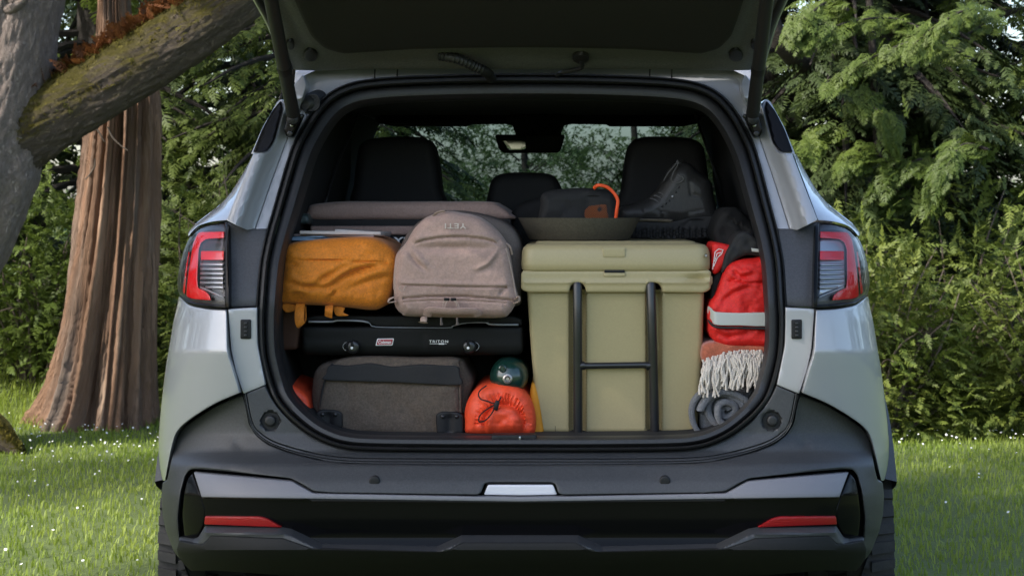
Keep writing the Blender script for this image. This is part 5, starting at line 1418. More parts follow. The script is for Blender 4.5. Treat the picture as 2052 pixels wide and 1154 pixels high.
def trunk_mesh(name, path, radii, m, parent, nu=96, per=None, flute=0.0, flutes=9, rough=0.02, seed=1, plates=0.0, lobes=None):
    """tapered trunk through world points with real relief; UV in metres"""
    pts = smooth3(path, per or 10)
    rad = np.interp(np.linspace(0, len(radii) - 1, len(pts)), range(len(radii)), radii)
    r_ = np.random.default_rng(seed)
    G = r_.random((64, 64))
    V = []; UV = []; L = 0.0
    nrm = None
    P_ = [Vector(p) for p in pts]
    for i, p in enumerate(P_):
        t = (P_[min(i + 1, len(P_) - 1)] - P_[max(i - 1, 0)]).normalized()
        if nrm is None: nrm = (Vector((0, -1, 0)) - t * t.dot(Vector((0, -1, 0)))).normalized()
        else: nrm = (nrm - t * nrm.dot(t)).normalized()
        bi = t.cross(nrm)
        if i: L += (P_[i] - P_[i - 1]).length
        an = np.linspace(0, 2 * np.pi, nu, endpoint=False)
        q = np.stack([an / (2 * np.pi) * 64, np.full(nu, L * 5)], 1)
        n1 = vnoise(q, 0.25, seed); n2 = vnoise(q * np.array([1.0, 3.0]), 1.0, seed + 1)
        fl = np.zeros(nu)
        if flute:
            ph = vnoise(np.stack([np.full(nu, 3.3), np.full(nu, L * 1.2)], 1), 1.0, seed + 3) * 0.5
            fl = flute * (np.abs(np.sin(an * flutes / 2 + ph + 1.1 * vnoise(np.stack([an * 2, np.full(nu, L * 0.5)], 1), 1.0, seed + 5))) ** 0.38 - 0.78)
            fl += flute * 0.45 * (np.abs(np.sin(an * flutes * 1.7 + 2 * ph)) - 0.5)
            fl += flute * 0.3 * vnoise(np.stack([an / (2 * np.pi) * 64 * 3, np.full(nu, L * 0.8)], 1), 0.6, seed + 6)
        k = 1 + rough * n1 * 3 + rough * n2 + fl
        if lobes is not None: k = k + lobes(an, i / (len(P_) - 1))
        rr = rad[i] * k
        if plates:        # scaly plates split by long cracks
            uu_ = an * rad[i]
            pq = np.stack([uu_ * 42 + 1.5 * vnoise(np.stack([uu_ * 9, np.full(nu, L * 9)], 1), 1.0, seed + 7), np.full(nu, L * 17)], 1)
            a1 = np.abs(vnoise(pq, 1.0, seed + 8)); a2_ = np.abs(vnoise(pq * 2.3, 1.0, seed + 9))
            rr = rr + plates * (np.minimum(a1 * 3.2, 1) - 0.6) + plates * 0.5 * (np.minimum(a2_ * 3, 1) - 0.6)
        for a, r0 in zip(an, rr):
            V.append(p + (nrm * math.cos(a) + bi * math.sin(a)) * float(r0))
        UV.append((L, an * rad[len(rad) // 2]))
    n = len(P_); F = []
    for i in range(n - 1):
        for j in range(nu):
            F.append((i * nu + j, i * nu + (j + 1) % nu, (i + 1) * nu + (j + 1) % nu, (i + 1) * nu + j))
    o = np_mesh(name, np.array([v[:] for v in V]), F, m, parent, smooth=True)
    uvl = o.data.uv_layers.new(name='UVMap')
    idx = np.array(F)
    u = np.concatenate([UV[i][1] for i in range(n)]); vv_ = np.repeat([UV[i][0] for i in range(n)], nu)
    uu = u[idx]; 
    # unwrap the seam
    full = 2 * np.pi * rad[len(rad) // 2]
    seam = (uu.max(1) - uu.min(1)) > full / 2
    uu[seam] = np.where(uu[seam] < full / 2, uu[seam] + full, uu[seam])
    uv = np.stack([uu, vv_[idx]], -1).reshape(-1, 2).astype(np.float32)
    uvl.data.foreach_set('uv', uv.ravel())
    return o

# -- leaf sprays -----------------------------------------------------
def spray_template(pairs=8, seed=0, wid=0.055, spread=0.42, droop=0.35, fork=True):
    r = random.Random(seed); V, F = [], []
    def pinna(bx, by, ang, ln, w):
        c, s = math.cos(ang), math.sin(ang)
        ux, uy = c, s; px_, py_ = -s, c
        z = lambda x, y: -droop * (x * x * 0.35 + 1.6 * y * y)
        b0 = len(V)
        for t, ww in ((0, 0.45), (0.5, 1.0)):
            for sg in (-1, 1):
                x = bx + ux * ln * t + px_ * w * ww * sg * 0.5; y = by + uy * ln * t + py_ * w * ww * sg * 0.5
                V.append((x, y, z(x, y) + 0.012 * r.uniform(-1, 1)))
        x = bx + ux * ln; y = by + uy * ln
        V.append((x, y, z(x, y) - 0.02))
        F.extend([(b0, b0 + 2, b0 + 3), (b0, b0 + 3, b0 + 1), (b0 + 2, b0 + 4, b0 + 3)])
    for k in range(pairs):
        t = (k + 0.6) / pairs
        ln = spread * (1 - t) ** 0.8 * (0.6 + 0.4 * min(1, t * 5)) + 0.07
        for sg in (-1, 1):
            a = sg * math.radians(r.uniform(38, 58))
            pinna(t * 0.9 + r.uniform(-0.02, 0.02), 0, a, ln * r.uniform(0.8, 1.15), wid * r.uniform(0.8, 1.3))
            if fork and ln > 0.25:   # forked tip
                mx_, my_ = t * 0.9 + math.cos(a) * ln * 0.5, math.sin(a) * ln * 0.5
                pinna(mx_, my_, a - sg * math.radians(32), ln * 0.5, wid * 0.9)
                pinna(mx_, my_, a + sg * math.radians(28), ln * 0.38, wid * 0.8)
    pinna(0.0, 0, 0, 0.55, wid * 0.6); pinna(0.5, 0, 0, 0.52, wid)
    return np.array(V), np.array(F)
def broad_template(n=9, seed=0, size=0.30):
    r = random.Random(seed); V, F = [], []
    for k in range(n):
        t = k / n
        a = r.uniform(-1.2, 1.2); ln = size * r.uniform(0.7, 1.2); w = ln * 0.5
        bx, by, bz = t * 0.9, r.uniform(-0.08, 0.08), r.uniform(-0.1, 0.1)
        c, s = math.cos(a), math.sin(a); tz = r.uniform(-0.5, 0.3)
        b0 = len(V)
        V += [(bx, by, bz), (bx + c * ln * 0.5 - s * w * 0.5, by + s * ln * 0.5 + c * w * 0.5, bz + tz * ln * 0.5 + 0.02), (bx + c * ln, by + s * ln, bz + tz * ln), (bx + c * ln * 0.5 + s * w * 0.5, by + s * ln * 0.5 - c * w * 0.5, bz + tz * ln * 0.5 - 0.02)]
        F += [(b0, b0 + 1, b0 + 2), (b0, b0 + 2, b0 + 3)]
    return np.array(V), np.array(F)
CEDAR = [spray_template(7, s) for s in range(4)]
FINE = [spray_template(6, s + 10, 0.075, 0.40, 0.3) for s in range(3)]
MID = [spray_template(6, s + 50, 0.075, 0.34, 0.4, fork=False) for s in range(4)]
SPRIG = [spray_template(5, s + 30, 0.10, 0.26, 0.3, fork=False) for s in range(4)]
BROAD = [broad_template(9, s) for s in range(4)]

def scatter(name, temps, pos, fwd, up, scale, m, parent, kind=None):
    """stamp leaf templates at many places into one crown mesh"""
    pos = np.asarray(pos, float); fwd = np.asarray(fwd, float); up = np.asarray(up, float); scale = np.asarray(scale, float)
    fwd /= np.linalg.norm(fwd, axis=1)[:, None]
    side = np.cross(up, fwd); side /= np.maximum(np.linalg.norm(side, axis=1), 1e-6)[:, None]
    up2 = np.cross(fwd, side)
    which = rng.integers(0, len(temps), len(pos))
    AV, AF, off = [], [], 0
    for k, (TV, TF) in enumerate(temps):
        idx = np.where(which == k)[0]
        if not len(idx): continue
        q = (TV[None, :, 0, None] * fwd[idx][:, None, :] + TV[None, :, 1, None] * side[idx][:, None, :] + TV[None, :, 2, None] * up2[idx][:, None, :])
        q = q * scale[idx][:, None, None] + pos[idx][:, None, :]
        AV.append(q.reshape(-1, 3))
        AF.append((TF[None] + (np.arange(len(idx)) * len(TV))[:, None, None] + off).reshape(-1, 3))
        off += len(idx) * len(TV)
    o = np_mesh(name, np.concatenate(AV), np.concatenate(AF), m, parent)
    if kind: o['kind'] = kind
    return o

def conifer(name, label, x, y, H, z0, limbs, Lmax, m, temps, spray, per, seed, trunk_r=0.16, group=None, barkm='dark_bark', azr=None, low=0.3):
    r = np.random.default_rng(seed)
    t = thing(name, label, 'tree', (x, y, float(gz(x, y))), group)
    zb = float(gz(x, y)) - 0.15
    lean = r.uniform(-0.15, 0.15, 2)
    trunk_mesh('trunk', [(x, y, zb), (x + lean[0] * 0.3, y + lean[1] * 0.3, zb + H * 0.35), (x + lean[0], y + lean[1], zb + H)], [trunk_r, trunk_r * 0.75, 0.03], barkm, t, nu=20, per=8, rough=0.05, seed=seed)
    pos, fwd, up, sc = [], [], [], []
    LV, LF = [], []
    for i in range(limbs):
        top = min(H * 0.96, 3.9) if r.random() < 0.86 else H * 0.96
        hz = low + (top - low) * ((i + r.random()) / limbs)
        az = r.uniform(0.94 * np.pi, 2.06 * np.pi) if r.random() < 0.8 else r.uniform(0, np.pi)
        fr = hz / H
        L = Lmax * (1 - 0.75 * fr) * r.uniform(0.7, 1.1)
        d = np.array([math.cos(az), math.sin(az)])
        base_ = np.array([x + lean[0] * fr, y + lean[1] * fr, zb + hz])
        rise = r.uniform(0.0, 0.25); sag = r.uniform(0.35, 0.6) * L
        def at(s):
            return base_ + np.array([d[0] * L * s, d[1] * L * s, rise * L * s - sag * s ** 1.8])
        pth = [at(s) for s in np.linspace(0, 0.95, 5)]
        v, f = tube(None, [Vector(p) for p in pth], [0.035 * (1 - 0.85 * s) * (0.5 + L / 2.5) for s in np.linspace(0, 1, 5)], None, n=5)
        o = len(LV); LV += [tuple(q) for q in v]; LF += [tuple(k + o for k in q) for q in f]
        n = max(4, int(per * L))
        for k in range(n):
            s = 0.18 + 0.85 * (k + r.random()) / n
            s = min(s, 1.0)
            p = at(s)
            sd = 1 if k % 2 else -1
            side = np.array([-d[1] * sd, d[0] * sd, 0.0])
            blen = (0.10 + 0.32 * L * (1 - s) * 0.55) * r.uniform(0.2, 1.0)
            out = np.array([d[0], d[1], 0.0])
            dirv = side * r.uniform(0.35, 1.0) + out * r.uniform(0.4, 1.0)
            dirv /= np.linalg.norm(dirv)
            q = p + dirv * blen + np.array([0, 0, -0.25 * blen - 0.02])
            pos.append(q); fwd.append(dirv + np.array([0, 0, r.uniform(-0.75, -0.1)]))
            up.append(np.array([0, 0, 1.0]) + r.normal(0, 0.25, 3)); sc.append(spray * r.uniform(0.7, 1.3))
    mesh_obj('limb_set', LV, LF, 'dark_bark', t)['kind'] = 'stuff'
    c = scatter('crown', temps, pos, fwd, up, sc, m, t)
    return t

def shrub(name, label, x, y, h, rx, ry, n, m, temps, spray, seed, twigs=26, group=None, lowz=0.0):
    r = np.random.default_rng(seed)
    zb = float(gz(x, y))
    t = thing(name, label, 'shrub', (x, y, zb), group)
    LV, LF = [], []
    tips = []
    for i in range(twigs):
        az = r.uniform(0, 2 * np.pi); e = r.uniform(0.25, 1.0)
        end = np.array([x + rx * math.cos(az) * e, y + ry * math.sin(az) * e, zb + h * r.uniform(0.5, 1.0) * (1 - 0.45 * e * e)])
        b_ = np.array([x + 0.08 * math.cos(az), y + 0.08 * math.sin(az), zb - 0.05])
        mid = (b_ + end) / 2 + np.array([0, 0, 0.12 * h]) + r.normal(0, 0.05, 3)
        pts = smooth3([b_, mid, end], 5)
        v, f = tube(None, [Vector(p) for p in pts], list(np.linspace(0.013, 0.003, len(pts))), None, n=5)
        o = len(LV); LV += [tuple(q) for q in v]; LF += [tuple(k + o for k in q) for q in f]
        tips.append(pts)
    st = mesh_obj('stem', LV, LF, 'twig', t); 
    u = r.random(n) ** 0.45; th = r.uniform(0, 2 * np.pi, n); ph = np.arccos(r.uniform(-0.15, 1, n))
    lump = 1 + 0.22 * vnoise(np.stack([th * 2.5, ph * 4], 1), 1.0, seed) + 0.15 * vnoise(np.stack([th * 6, ph * 9], 1), 1.0, seed + 1)
    dx = np.sin(ph) * np.cos(th); dy = np.sin(ph) * np.sin(th); dz = np.cos(ph)
    pos = np.stack([x + rx * u * dx * lump, y + ry * u * dy * lump, zb + lowz + np.maximum(0.02, (h - lowz) * (0.12 + 0.88 * u * np.maximum(dz, -0.1) * lump))], 1)
    fwd = np.stack([dx, dy, 0.15 + 0.4 * dz], 1) + r.normal(0, 0.45, (n, 3))
    fwd[:, 2] -= 0.25
    up = np.array([0, 0, 1.0]) + r.normal(0, 0.5, (n, 3))
    scatter('foliage', temps, pos, fwd, up, spray * r.uniform(0.6, 1.35, n), m, t)
    return t

# -- the big mossy tree on the left, its limb arching over the lawn
YM = 6.2
def PP(px, py, Y=YM): return tuple(P(px, py, Y))
mp_px = 11.2 / FPX
tree = thing('mossy_tree', 'thick rough-barked tree at the left edge with a mossy limb arching towards the car', 'tree', (P(-75, 900, YM).x, YM, 0))
trunk_mesh('trunk', [(P(-105, 900, YM).x, YM, -0.15), PP(-112, 870), PP(-134, 720), PP(-118, 570), PP(-74, 450), PP(-45, 330), PP(-8, 200), PP(22, 60), PP(45, -100), (P(60, -250, YM).x, YM - 0.1, 4.2), (P(60, -250, YM).x - 0.2, YM - 0.4, 6.5)],
           [r * mp_px for r in (150, 112, 92, 94, 108, 126, 108, 92, 86, 84, 60)], 'maple_bark', tree, nu=200, per=17, rough=0.02, seed=5, plates=0.008)
limb = [PP(-40, 330), PP(30, 275), PP(110, 232), PP(200, 178), PP(290, 124), PP(380, 66), PP(470, 2), PP(560, -70), (0.0, 5.0, 3.6), (0.6, 3.2, 4.8), (0.2, 1.0, 5.8)]
lo = trunk_mesh('limb', limb, [r * mp_px for r in (90, 76, 66, 64, 63, 62, 58, 54, 46, 36, 18)], 'mossy_bark', tree, nu=180, per=18, rough=0.03, seed=9, plates=0.006)
trunk_mesh('limb', [PP(60, -250, YM), (-3.4, 4.0, 5.0), (-3.8, 0.8, 5.9), (-4.3, -2.4, 6.3)], [0.16, 0.13, 0.09, 0.03], 'maple_bark', tree, nu=24, per=8, seed=12)
trunk_mesh('branch_stub', [PP(-20, 30), PP(10, 22, 6.0), PP(30, 14, 5.95), PP(52, -6, 5.95)], [0.05, 0.03, 0.024, 0.02], 'maple_bark', tree, nu=24, per=8, seed=14)
# out-of-view crown, leaf clusters placed to shade the car and right-hand grass
def crown_cloud(n_cl, per, cen, ext, seed):
    r = np.random.default_rng(seed)
    pos, fwd = [], []
    for k in range(n_cl):
        c = np.array(cen) + r.uniform(-1, 1, 3) * np.array(ext)
        rad = r.uniform(0.5, 0.95)
        q = r.normal(0, 1, (per, 3)); q /= np.linalg.norm(q, axis=1)[:, None]
        q *= (rad * r.random(per) ** 0.4)[:, None] * np.array([1, 1, 0.55])
        pos.append(c + q); fwd.append(q + r.normal(0, 0.5, (per, 3)))
    return np.concatenate(pos), np.concatenate(fwd)
p1, f1 = crown_cloud(36, 70, (-4.3, -2.1, 6.2), (2.0, 2.0, 0.8), 3)
p2, f2 = crown_cloud(12, 60, (-2.9, 0.9, 6.3), (0.9, 1.4, 0.6), 4)
p3, f3 = crown_cloud(4, 34, (-7.7, 1.6, 6.3), (1.0, 0.25, 0.2), 6)  # set apart to throw a dark band across the left grass
pp = np.concatenate([p1, p2, p3]); ff = np.concatenate([f1, f2, f3])
scatter('crown', BROAD, pp, ff, np.array([0, 0, 1.0]) + rng.normal(0, 0.5, pp.shape), rng.uniform(0.35, 0.6, len(pp)), 'maple_leaf', tree)
# moss cushions and dried ferns along the top of the limb
LS = np.array(smooth3(limb, 14))
def along_limb(t, ang, lift=0.0):
    ls = LS
    i = t * (len(ls) - 1); a = int(i)
    p = ls[a] + (ls[min(a + 1, len(ls) - 1)] - ls[a]) * (i - a)
    tg = ls[min(a + 1, len(ls) - 1)] - ls[a]; tg /= np.linalg.norm(tg)
    rad = np.interp(t * 10, range(11), [r * mp_px for r in (90, 76, 66, 64, 63, 62, 58, 54, 46, 36, 18)])
    upv = np.array([0, 0, 1.0]) - tg * tg[2]; upv /= np.linalg.norm(upv)
    sd = np.cross(tg, upv)
    if sd[1] > 0: sd = -sd
    n = upv * math.cos(ang) + sd * math.sin(ang)
    return p + n * (rad + lift), n, tg
pos, fwd, up = [], [], []
for k in range(480):
    t = 0.10 + 0.52 * rng.random() ** 0.9
    p, n, tg = along_limb(t, rng.normal(-0.15, 0.30), -0.005)
    pos.append(p); fwd.append(n * 0.8 + tg * rng.uniform(-1, 1) + np.array([0, -0.7, 0]) * rng.random()); up.append(n + rng.normal(0, 0.4, 3))
fer = scatter('dried_ferns', FINE, pos, fwd, up, rng.uniform(0.05, 0.15, len(pos)), 'dead_fern', None)
tag(fer, 'rust brown dried ferns growing along the top of the mossy limb', 'ferns', kind='stuff')
pos, fwd, up = [], [], []
for k in range(4200):
    t = 0.05 + 0.55 * rng.random(); a = rng.uniform(-0.9, 1.9)
    if a > 1.0 and rng.random() < 0.55 + 0.6 * (t - 0.1): continue
    p, n, tg = along_limb(t, a, -0.006)
    pos.append(p); fwd.append(n + rng.normal(0, 0.5, 3)); up.append(tg)
mo = scatter('moss', BROAD[:2], pos, fwd, up, rng.uniform(0.018, 0.046, len(pos)), 'moss_tuft', tree, kind='stuff')
ROOT = [PP(-130, 822, 6.15), PP(-70, 836, 6.1), PP(-16, 858, 6.05), PP(18, 884, 6.0), PP(44, 908, 5.95)]
RR = (0.22, 0.14, 0.09, 0.06, 0.03)
trunk_mesh('root', ROOT, RR, 'mossy_bark', tree, nu=40, per=8, rough=0.05, seed=17)
pos, fwd, up = [], [], []
RS = np.array(smooth3(ROOT, 10))
for k in range(900):       # moss on the root
    u_ = rng.random(); i_ = u_ * (len(RS) - 1); p = RS[int(i_)]
    rr = np.interp(u_ * 4, range(5), RR); an = rng.uniform(-1.5, 1.5)
    n_ = np.array([0.25 * math.sin(an), -math.sin(an) if an > 0 else 0.5 * math.sin(an), math.cos(an)])
    pos.append(p + n_ * rr * 0.97); fwd.append(n_ + rng.normal(0, 0.5, 3)); up.append(np.array([1.0, 0, 0]))
scatter('root_moss', BROAD[:2], pos, fwd, up, rng.uniform(0.015, 0.04, len(pos)), 'moss_tuft', tree, kind='stuff')

# -- the old fluted cedar
YCd = 7.2
kc = 12.2 / FPX
ced = thing('cedar_tree', 'old cedar with a bare fluted reddish trunk standing on the lawn left of the car', 'tree', (P(186, 870, YCd).x, YCd, 0))
trunk_mesh('trunk', [(P(184, 885, YCd).x, YCd, -0.2), PP(186, 872, YCd), PP(194, 830, YCd), PP(204, 760, YCd), PP(216, 650, YCd), PP(228, 500, YCd), PP(240, 330, YCd), PP(246, 200, YCd), PP(240, 110, YCd + 0.1), PP(228, 0, YCd + 0.15), (P(224, -200, YCd).x, YCd + 0.2, 4.5)],
           [r * kc for r in (126, 112, 100, 88, 78, 69, 61, 55, 42, 26, 20)], 'cedar_bark', ced, nu=210, per=15, flute=0.50, flutes=5, rough=0.012, seed=21, plates=0.006, lobes=lambda an, t: 0.09 * np.maximum(0, np.sin(an * 4 + 0.6)) ** 2 * max(0, 1 - t / 0.22))
pos, fwd, up, sc = [], [], [], []
for k in range(500):
    a = rng.uniform(0, 6.28); h = rng.uniform(3.2, 5.0); rr = rng.uniform(0.3, 1.4)
    pos.append((P(254, 0, YCd).x + rr * math.cos(a), YCd + rr * math.sin(a) + 0.2, h - 0.4 * rr)); fwd.append((math.cos(a), math.sin(a), -0.6)); up.append((0, 0, 1)); sc.append(rng.uniform(0.2, 0.35))
scatter('crown', MID, pos, fwd, up, sc, 'cedar_leaf', ced)
for pts in ([(292, 470), (296, 500), (302, 545), (298, 590), (292, 620)], [(352, 262), (358, 288), (372, 300), (392, 306)], [(330, 380), (338, 420), (330, 445)]):
    pass
for pts in ([(216, 255), (225, 275), (242, 292), (256, 302)], [(190, 318), (189, 335), (178, 352), (170, 360)], [(182, 240), (196, 262), (210, 285)]):
    tube('dead_twig', smooth3([P(x, y, YCd - 0.28) for x, y in pts], 5), [0.007] + [0.005] * 8 + [0.004] * (5 * (len(pts) - 1) - 8), MATS['twig'], ced, n=6)

# -- conifers on the left
GC = 'conifers behind the lawn'
conifer('conifer', 'mid-green conifer behind the fluted cedar, its boughs meeting the car window', -1.8, 9.3, 6.0, 0, 90, 1.6, 'cedar_leaf', MID, 0.19, 32, 31, group=GC)
conifer('conifer', 'conifer filling the gap between mossy tree and fluted cedar', -3.3, 9.5, 6.5, 0, 76, 1.6, 'cedar_leaf', MID, 0.21, 32, 32, group=GC)
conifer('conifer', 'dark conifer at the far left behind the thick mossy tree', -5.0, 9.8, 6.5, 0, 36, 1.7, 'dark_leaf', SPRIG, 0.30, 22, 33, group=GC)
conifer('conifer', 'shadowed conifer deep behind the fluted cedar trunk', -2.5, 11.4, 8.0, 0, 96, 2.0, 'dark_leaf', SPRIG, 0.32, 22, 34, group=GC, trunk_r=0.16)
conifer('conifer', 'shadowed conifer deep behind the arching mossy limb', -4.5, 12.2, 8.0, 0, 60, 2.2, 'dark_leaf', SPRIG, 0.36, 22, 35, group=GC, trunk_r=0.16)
conifer('conifer', 'slim conifer just left of the windscreen view', -1.15, 10.6, 4.6, 0, 44, 0.9, 'cedar_leaf', MID, 0.20, 34, 36, group=GC, trunk_r=0.07)
# -- conifers on the right
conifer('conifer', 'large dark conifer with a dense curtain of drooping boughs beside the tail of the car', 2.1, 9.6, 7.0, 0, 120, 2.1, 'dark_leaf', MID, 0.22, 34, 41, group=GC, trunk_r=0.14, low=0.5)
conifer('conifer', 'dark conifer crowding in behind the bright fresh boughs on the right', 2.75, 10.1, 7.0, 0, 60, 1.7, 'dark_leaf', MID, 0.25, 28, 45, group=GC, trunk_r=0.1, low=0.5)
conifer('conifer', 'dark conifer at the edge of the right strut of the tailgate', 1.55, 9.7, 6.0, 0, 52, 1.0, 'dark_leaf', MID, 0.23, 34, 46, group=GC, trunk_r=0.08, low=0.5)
conifer('conifer', 'airy conifer with sky showing through at the right edge', 3.7, 9.6, 7.0, 0, 80, 1.7, 'cedar_leaf', MID, 0.22, 30, 42, group=GC, low=0.6, trunk_r=0.1)
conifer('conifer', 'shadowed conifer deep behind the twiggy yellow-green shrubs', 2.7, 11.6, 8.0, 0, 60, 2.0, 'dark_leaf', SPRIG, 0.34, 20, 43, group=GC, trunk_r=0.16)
conifer('conifer', 'pale conifer close behind the right front of the car', 1.5, 10.6, 5.6, 0, 44, 1.0, 'cedar_leaf', SPRIG, 0.24, 26, 44, group=GC, low=0.4, trunk_r=0.08)
# bright fresh boughs of the big right-hand conifer, reaching towards the lawn
rt = np.random.default_rng(77)
yb_ = thing('young_conifer', 'fresh bright green drooping boughs in front of the dark conifer on the right', 'tree', (2.2, 8.2, 0))
trunk_mesh('trunk', [(2.2, 8.6, -0.1), (2.22, 8.6, 1.6), (2.1, 8.6, 3.6)], [0.04, 0.03, 0.02], 'dark_bark', yb_, nu=14, per=6)
pos, fwd, up, sc = [], [], [], []
LV, LF = [], []
BOUGHS = [((1860, 330), (1800, 335), (1740, 300), (1690, 330)), ((1900, 350), (1850, 320), (1800, 340), (1760, 370)), ((1760, 190), (1720, 196), (1770, 230), (1790, 270)), ((1900, 90), (1800, 40), (1700, 45), (1610, 80)), ((1950, 120), (1860, 80), (1760, 110), (1680, 160)),
          ((1700, 260), (1640, 270), (1610, 300), (1580, 290)), ((1700, 20), (1660, 5), (1620, 30), (1590, 50)), ((1980, 300), (1930, 290), (1900, 330), (1870, 380)), ((1830, 400), (1790, 400), (1760, 420), (1740, 450)), ((2000, 30), (1940, 20), (1880, 50), (1830, 90)), ((1780, 540), (1740, 520), (1700, 500), (1660, 470))]
for b in BOUGHS:
    Yb = rt.uniform(7.3, 8.0)
    pts = smooth3([np.array(P(x, y, Yb + 0.15 * (3 - i) * rt.random())) for i, (x, y) in enumerate(b)], 8)
    tube('bough', [Vector(p) for p in pts], list(np.linspace(0.012, 0.003, len(pts))), MATS['dark_bark'], yb_, n=5)
    for i in range(1, len(pts)):
        tg = pts[i] - pts[i - 1]; tg /= np.linalg.norm(tg)
        for sgn in (-1, 1, 0):
            for _ in range(1 if sgn == 0 else 2):
                sd = np.cross(tg, [0, 0, 1.0]) * sgn
                dv = sd * rt.uniform(0.5, 1.1) + tg * 0.7 + np.array([0, 0, rt.uniform(-0.8, -0.15)])
                pos.append(pts[i] + rt.normal(0, 0.03, 3)); fwd.append(dv); up.append(np.array([0, -0.5, 1.0]) + rt.normal(0, 0.2, 3)); sc.append(rt.uniform(0.10, 0.19))
scatter('crown', CEDAR, pos, fwd, up, sc, 'young_leaf', yb_)
trunk_mesh('dark_limb', [(1.40, 8.3, 2.80), (1.47, 8.3, 2.55), (1.60, 8.4, 2.38), (1.8, 8.7, 2.25)], [0.06, 0.065, 0.07, 0.07], 'dark_bark', yb_, nu=18, per=8)

# -- shrubs
shrub('shrub', 'yellow-green twiggy shrub at the lawn edge right beside the car', 1.95, 6.95, 1.25, 0.75, 0.45, 3100, 'shrub_leaf', SPRIG, 0.115, 51, 40, 'shrubs along the lawn')
shrub('shrub', 'yellow-green shrub at the lawn edge by the right border of the picture', 3.1, 7.0, 1.35, 0.85, 0.5, 3000, 'shrub_leaf', SPRIG, 0.115, 52, 30, 'shrubs along the lawn')
shrub('shrub', 'taller mid-green shrub behind the two yellow-green shrubs', 2.6, 8.0, 1.75, 1.0, 0.5, 1500, 'cedar_leaf', SPRIG, 0.17, 53, 20, 'shrubs along the lawn')
shrub('shrub', 'small shrub half hidden behind the right front wheel of the car', 1.0, 7.9, 1.2, 0.7, 0.5, 1000, 'shrub_leaf', SPRIG, 0.13, 54, 20, 'shrubs along the lawn')
shrub('shrub', 'bright green shrub between the mossy tree and the fluted cedar', -3.35, 8.0, 1.35, 0.75, 0.45, 3000, 'young_leaf', SPRIG, 0.115, 55, 20, 'shrubs along the lawn')
shrub('shrub', 'green shrub between the fluted cedar and the car', -2.1, 8.05, 1.55, 0.6, 0.45, 2600, 'cedar_leaf', SPRIG, 0.125, 56, 20, 'shrubs along the lawn')
shrub('shrub', 'low dark shrub behind the left front of the car', -1.2, 8.3, 1.1, 0.6, 0.45, 900, 'dark_leaf', SPRIG, 0.15, 57, 16, 'shrubs along the lawn')
# bare twigs poking out of the right-hand shrub
for i, pts in enumerate(([(1770, 632), (1810, 660), (1850, 690), (1885, 712)], [(1795, 620), (1840, 650), (1835, 700)], [(1850, 640), (1880, 622), (1905, 610)], [(1880, 740), (1930, 690), (1975, 620)], [(1800, 820), (1860, 760), (1900, 700)], [(1900, 820), (1960, 800), (2010, 770)])):
    o = tube('bare_branch', smooth3([np.array(P(x, y, 6.85 + 0.06 * k)) for k, (x, y) in enumerate(pts)], 6), [0.006] + [0.005] * (6 * (len(pts) - 1) - 1) + [0.002], MATS['twig'], bpy.data.objects['shrub'], n=5)

# -- trees far ahead of the car, seen through the windscreen
for i, (x, y, h, lab) in enumerate(((-2.6, 24.0, 3.5, 'slender far tree seen through the windscreen beside the left headrest'), (-0.7, 27.0, 3.2, 'far tree seen through the windscreen left of the mirror'), (1.0, 25.0, 3.5, 'far tree seen through the windscreen right of the mirror'),
                                    (2.9, 30.0, 3.0, 'far tree seen through the windscreen above the boot'), (-5.2, 28.0, 6.0, 'far tree hidden mostly by the left headrest'), (5.4, 27.0, 6.0, 'far tree hidden mostly by the right pillar'))):
    r = np.random.default_rng(200 + i)
    t = thing('broadleaf_tree', lab, 'tree', (x, y, 0.0), 'trees far ahead of the car')
    trunk_mesh('trunk', [(x, y, 0), (x + 0.1, y, h * 0.5), (x, y, h)], [0.10, 0.07, 0.02], 'dark_bark', t, nu=12, per=6, seed=i)
    LV, LF = [], []
    for k in range(6):
        a = r.uniform(0, 6.28); h0 = r.uniform(0.8, h * 0.85); L = r.uniform(0.6, 1.6)
        v, f = tube(None, [Vector((x, y, h0)), Vector((x + math.cos(a) * L * 0.5, y + math.sin(a) * L * 0.5, h0 + 0.35 * L)), Vector((x + math.cos(a) * L, y + math.sin(a) * L, h0 + 0.5 * L))], [0.016, 0.010, 0.004], None, n=5)
        o = len(LV); LV += [tuple(q) for q in v]; LF += [tuple(q2 + o for q2 in q) for q in f]
    mesh_obj('limb_set', LV, LF, 'dark_bark', t)['kind'] = 'stuff'
    pc_, fc_ = crown_cloud(18, 95, (x, y, h * 0.52), (1.2, 0.8, h * 0.36), 300 + i)
    scatter('crown', BROAD, pc_, fc_, np.array([0, 0, 1.0]) + r.normal(0, 0.5, pc_.shape), r.uniform(0.14, 0.24, len(pc_)), 'far_leaf', t)
# distant woods all round the clearing
def wood(name, label, a0, a1, R0, R1, hmax, n, sd, m='dark_leaf', size=(1.3, 2.2)):
    r = np.random.default_rng(sd)
    a = r.uniform(a0, a1, n); R = r.uniform(R0, R1, n)
    hp = hmax * (0.62 + 0.38 * vnoise(np.stack([a * 9, R * 0.05], 1), 1.0, sd) )
    z = hp * r.random(n) ** 0.8
    pos = np.stack([R * np.cos(a), R * np.sin(a), z], 1)
    o = scatter(name, BROAD, pos, r.normal(0, 1, (n, 3)), r.normal(0, 1, (n, 3)) + np.array([0, 0, 1.0]), r.uniform(*size, n), m, None)
    tag(o, label, 'woods', kind='stuff')
wood('distant_wood', 'distant band of woodland closing the clearing ahead of the car', math.radians(60), math.radians(120), 46, 52, 2.6, 3000, 91, 'far_leaf', size=(0.5, 0.9))
wood('flanking_wood', 'dark woodland on both sides beyond the conifers', math.radians(122), math.radians(190), 15, 19, 9, 2800, 92, size=(0.6, 1.1))
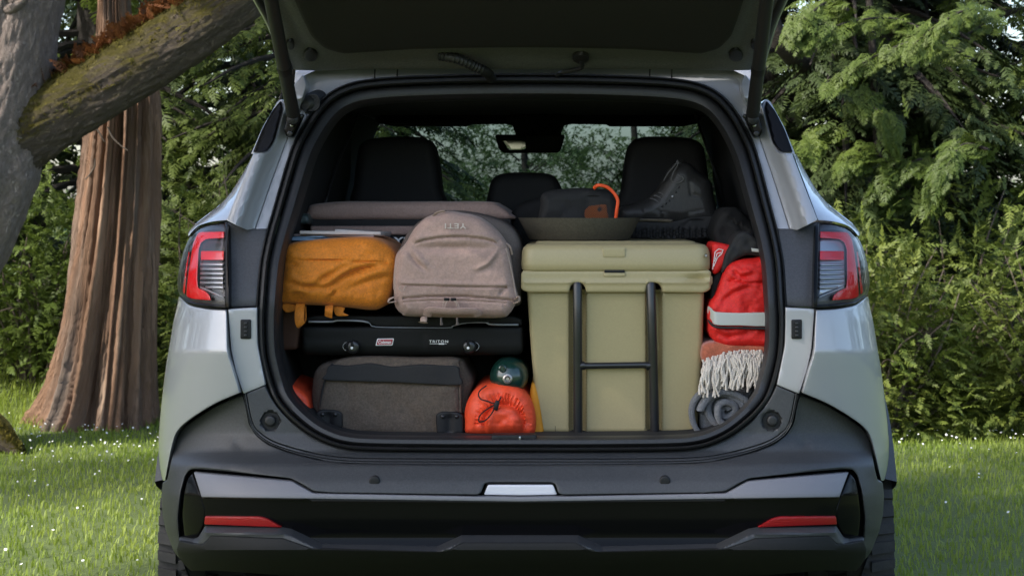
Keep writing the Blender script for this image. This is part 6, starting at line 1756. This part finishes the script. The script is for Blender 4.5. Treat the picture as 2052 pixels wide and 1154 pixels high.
wood('right_wood', 'dark woodland beyond the conifers on the right', math.radians(-10), math.radians(72), 16, 20, 6.5, 2400, 93, size=(0.6, 1.1))
wood('rear_wood', 'woodland behind the photographer mirrored in the paint', math.radians(195), math.radians(345), 30, 36, 4.2, 2400, 94, size=(0.9, 1.5))

# -- lawn
def lawn():
    r = np.random.default_rng(3)
    n = 92000
    x = r.uniform(-5.2, 4.6, n); y = 1.4 + 7.6 * r.random(n) ** 0.85
    keep = ~((np.abs(x) < 0.75) & (y < 4.4))
    x, y = x[keep], y[keep]; n = len(x)
    z = gz(x, y)
    cl = vnoise(np.stack([x, y], 1), 3.0, 5) * 0.35 + vnoise(np.stack([x, y], 1), 0.9, 6) * 0.35
    bank = np.exp(-(((x + 3.2) / 0.9) ** 2 + ((y - 7.5) / 0.6) ** 2))
    h = (0.022 + 0.009 * cl) * r.uniform(0.6, 1.3, n) * (1 + 2.6 * bank)
    az = r.uniform(0, 2 * np.pi, n); w = r.uniform(0.0020, 0.0038, n)
    ln = h * r.uniform(0.3, 1.3, n)
    dx, dy = np.cos(az), np.sin(az); sx_, sy_ = -dy, dx
    V = np.zeros((n, 5, 3))
    for k, (t, ww) in enumerate(((0, 1), (0, -1), (0.55, 0.8), (0.55, -0.8), (1, 0))):
        V[:, k, 0] = x + dx * ln * t * t + sx_ * w * ww
        V[:, k, 1] = y + dy * ln * t * t + sy_ * w * ww
        V[:, k, 2] = z + h * t - 0.01 * (t == 0)
    b = np.arange(n)[:, None] * 5
    F = np.concatenate([b + np.array([[0, 1, 3]]), b + np.array([[0, 3, 2]]), b + np.array([[2, 3, 4]])])
    o = np_mesh('grass', V.reshape(-1, 3), F, 'grass_blade', None)
    tag(o, 'mown green lawn grass around the car', 'grass', kind='stuff')
lawn()
def daisies():
    r = np.random.default_rng(9)
    pts = []
    for _ in range(330):
        if r.random() < 0.68: x, y = r.uniform(-4.0, -1.3), 6.8 - 1.9 * r.random() ** 2.0 + r.normal(0, 0.2)
        else: x, y = r.uniform(1.2, 4.2), 6.75 - 1.0 * r.random() ** 2.6
        pts.append((x, y))
    for _ in range(60): pts.append((r.uniform(-3.5, -1.2), r.uniform(2.3, 6)))
    for _ in range(36): pts.append((r.uniform(1.3, 3.4), r.uniform(2.3, 6)))
    V, F = [], []
    for x, y in pts:
        z = float(gz(x, y)) + r.uniform(0.03, 0.05); R = r.uniform(0.0035, 0.0068); b = len(V)
        tx, ty = r.normal(0, 0.25, 2)
        V.append((x, y, z + 0.003))
        for k in range(8):
            a = k * math.pi / 4
            V.append((x + R * math.cos(a), y + R * math.sin(a), z + R * (tx * math.cos(a) + (ty - 0.45) * math.sin(a) * -1)))
        F += [(b, b + 1 + k, b + 1 + (k + 1) % 8) for k in range(8)]
    o = np_mesh('daisies', V, F, 'daisy', None)
    tag(o, 'small white daisies dotted over the lawn', 'flowers', kind='stuff')
daisies()
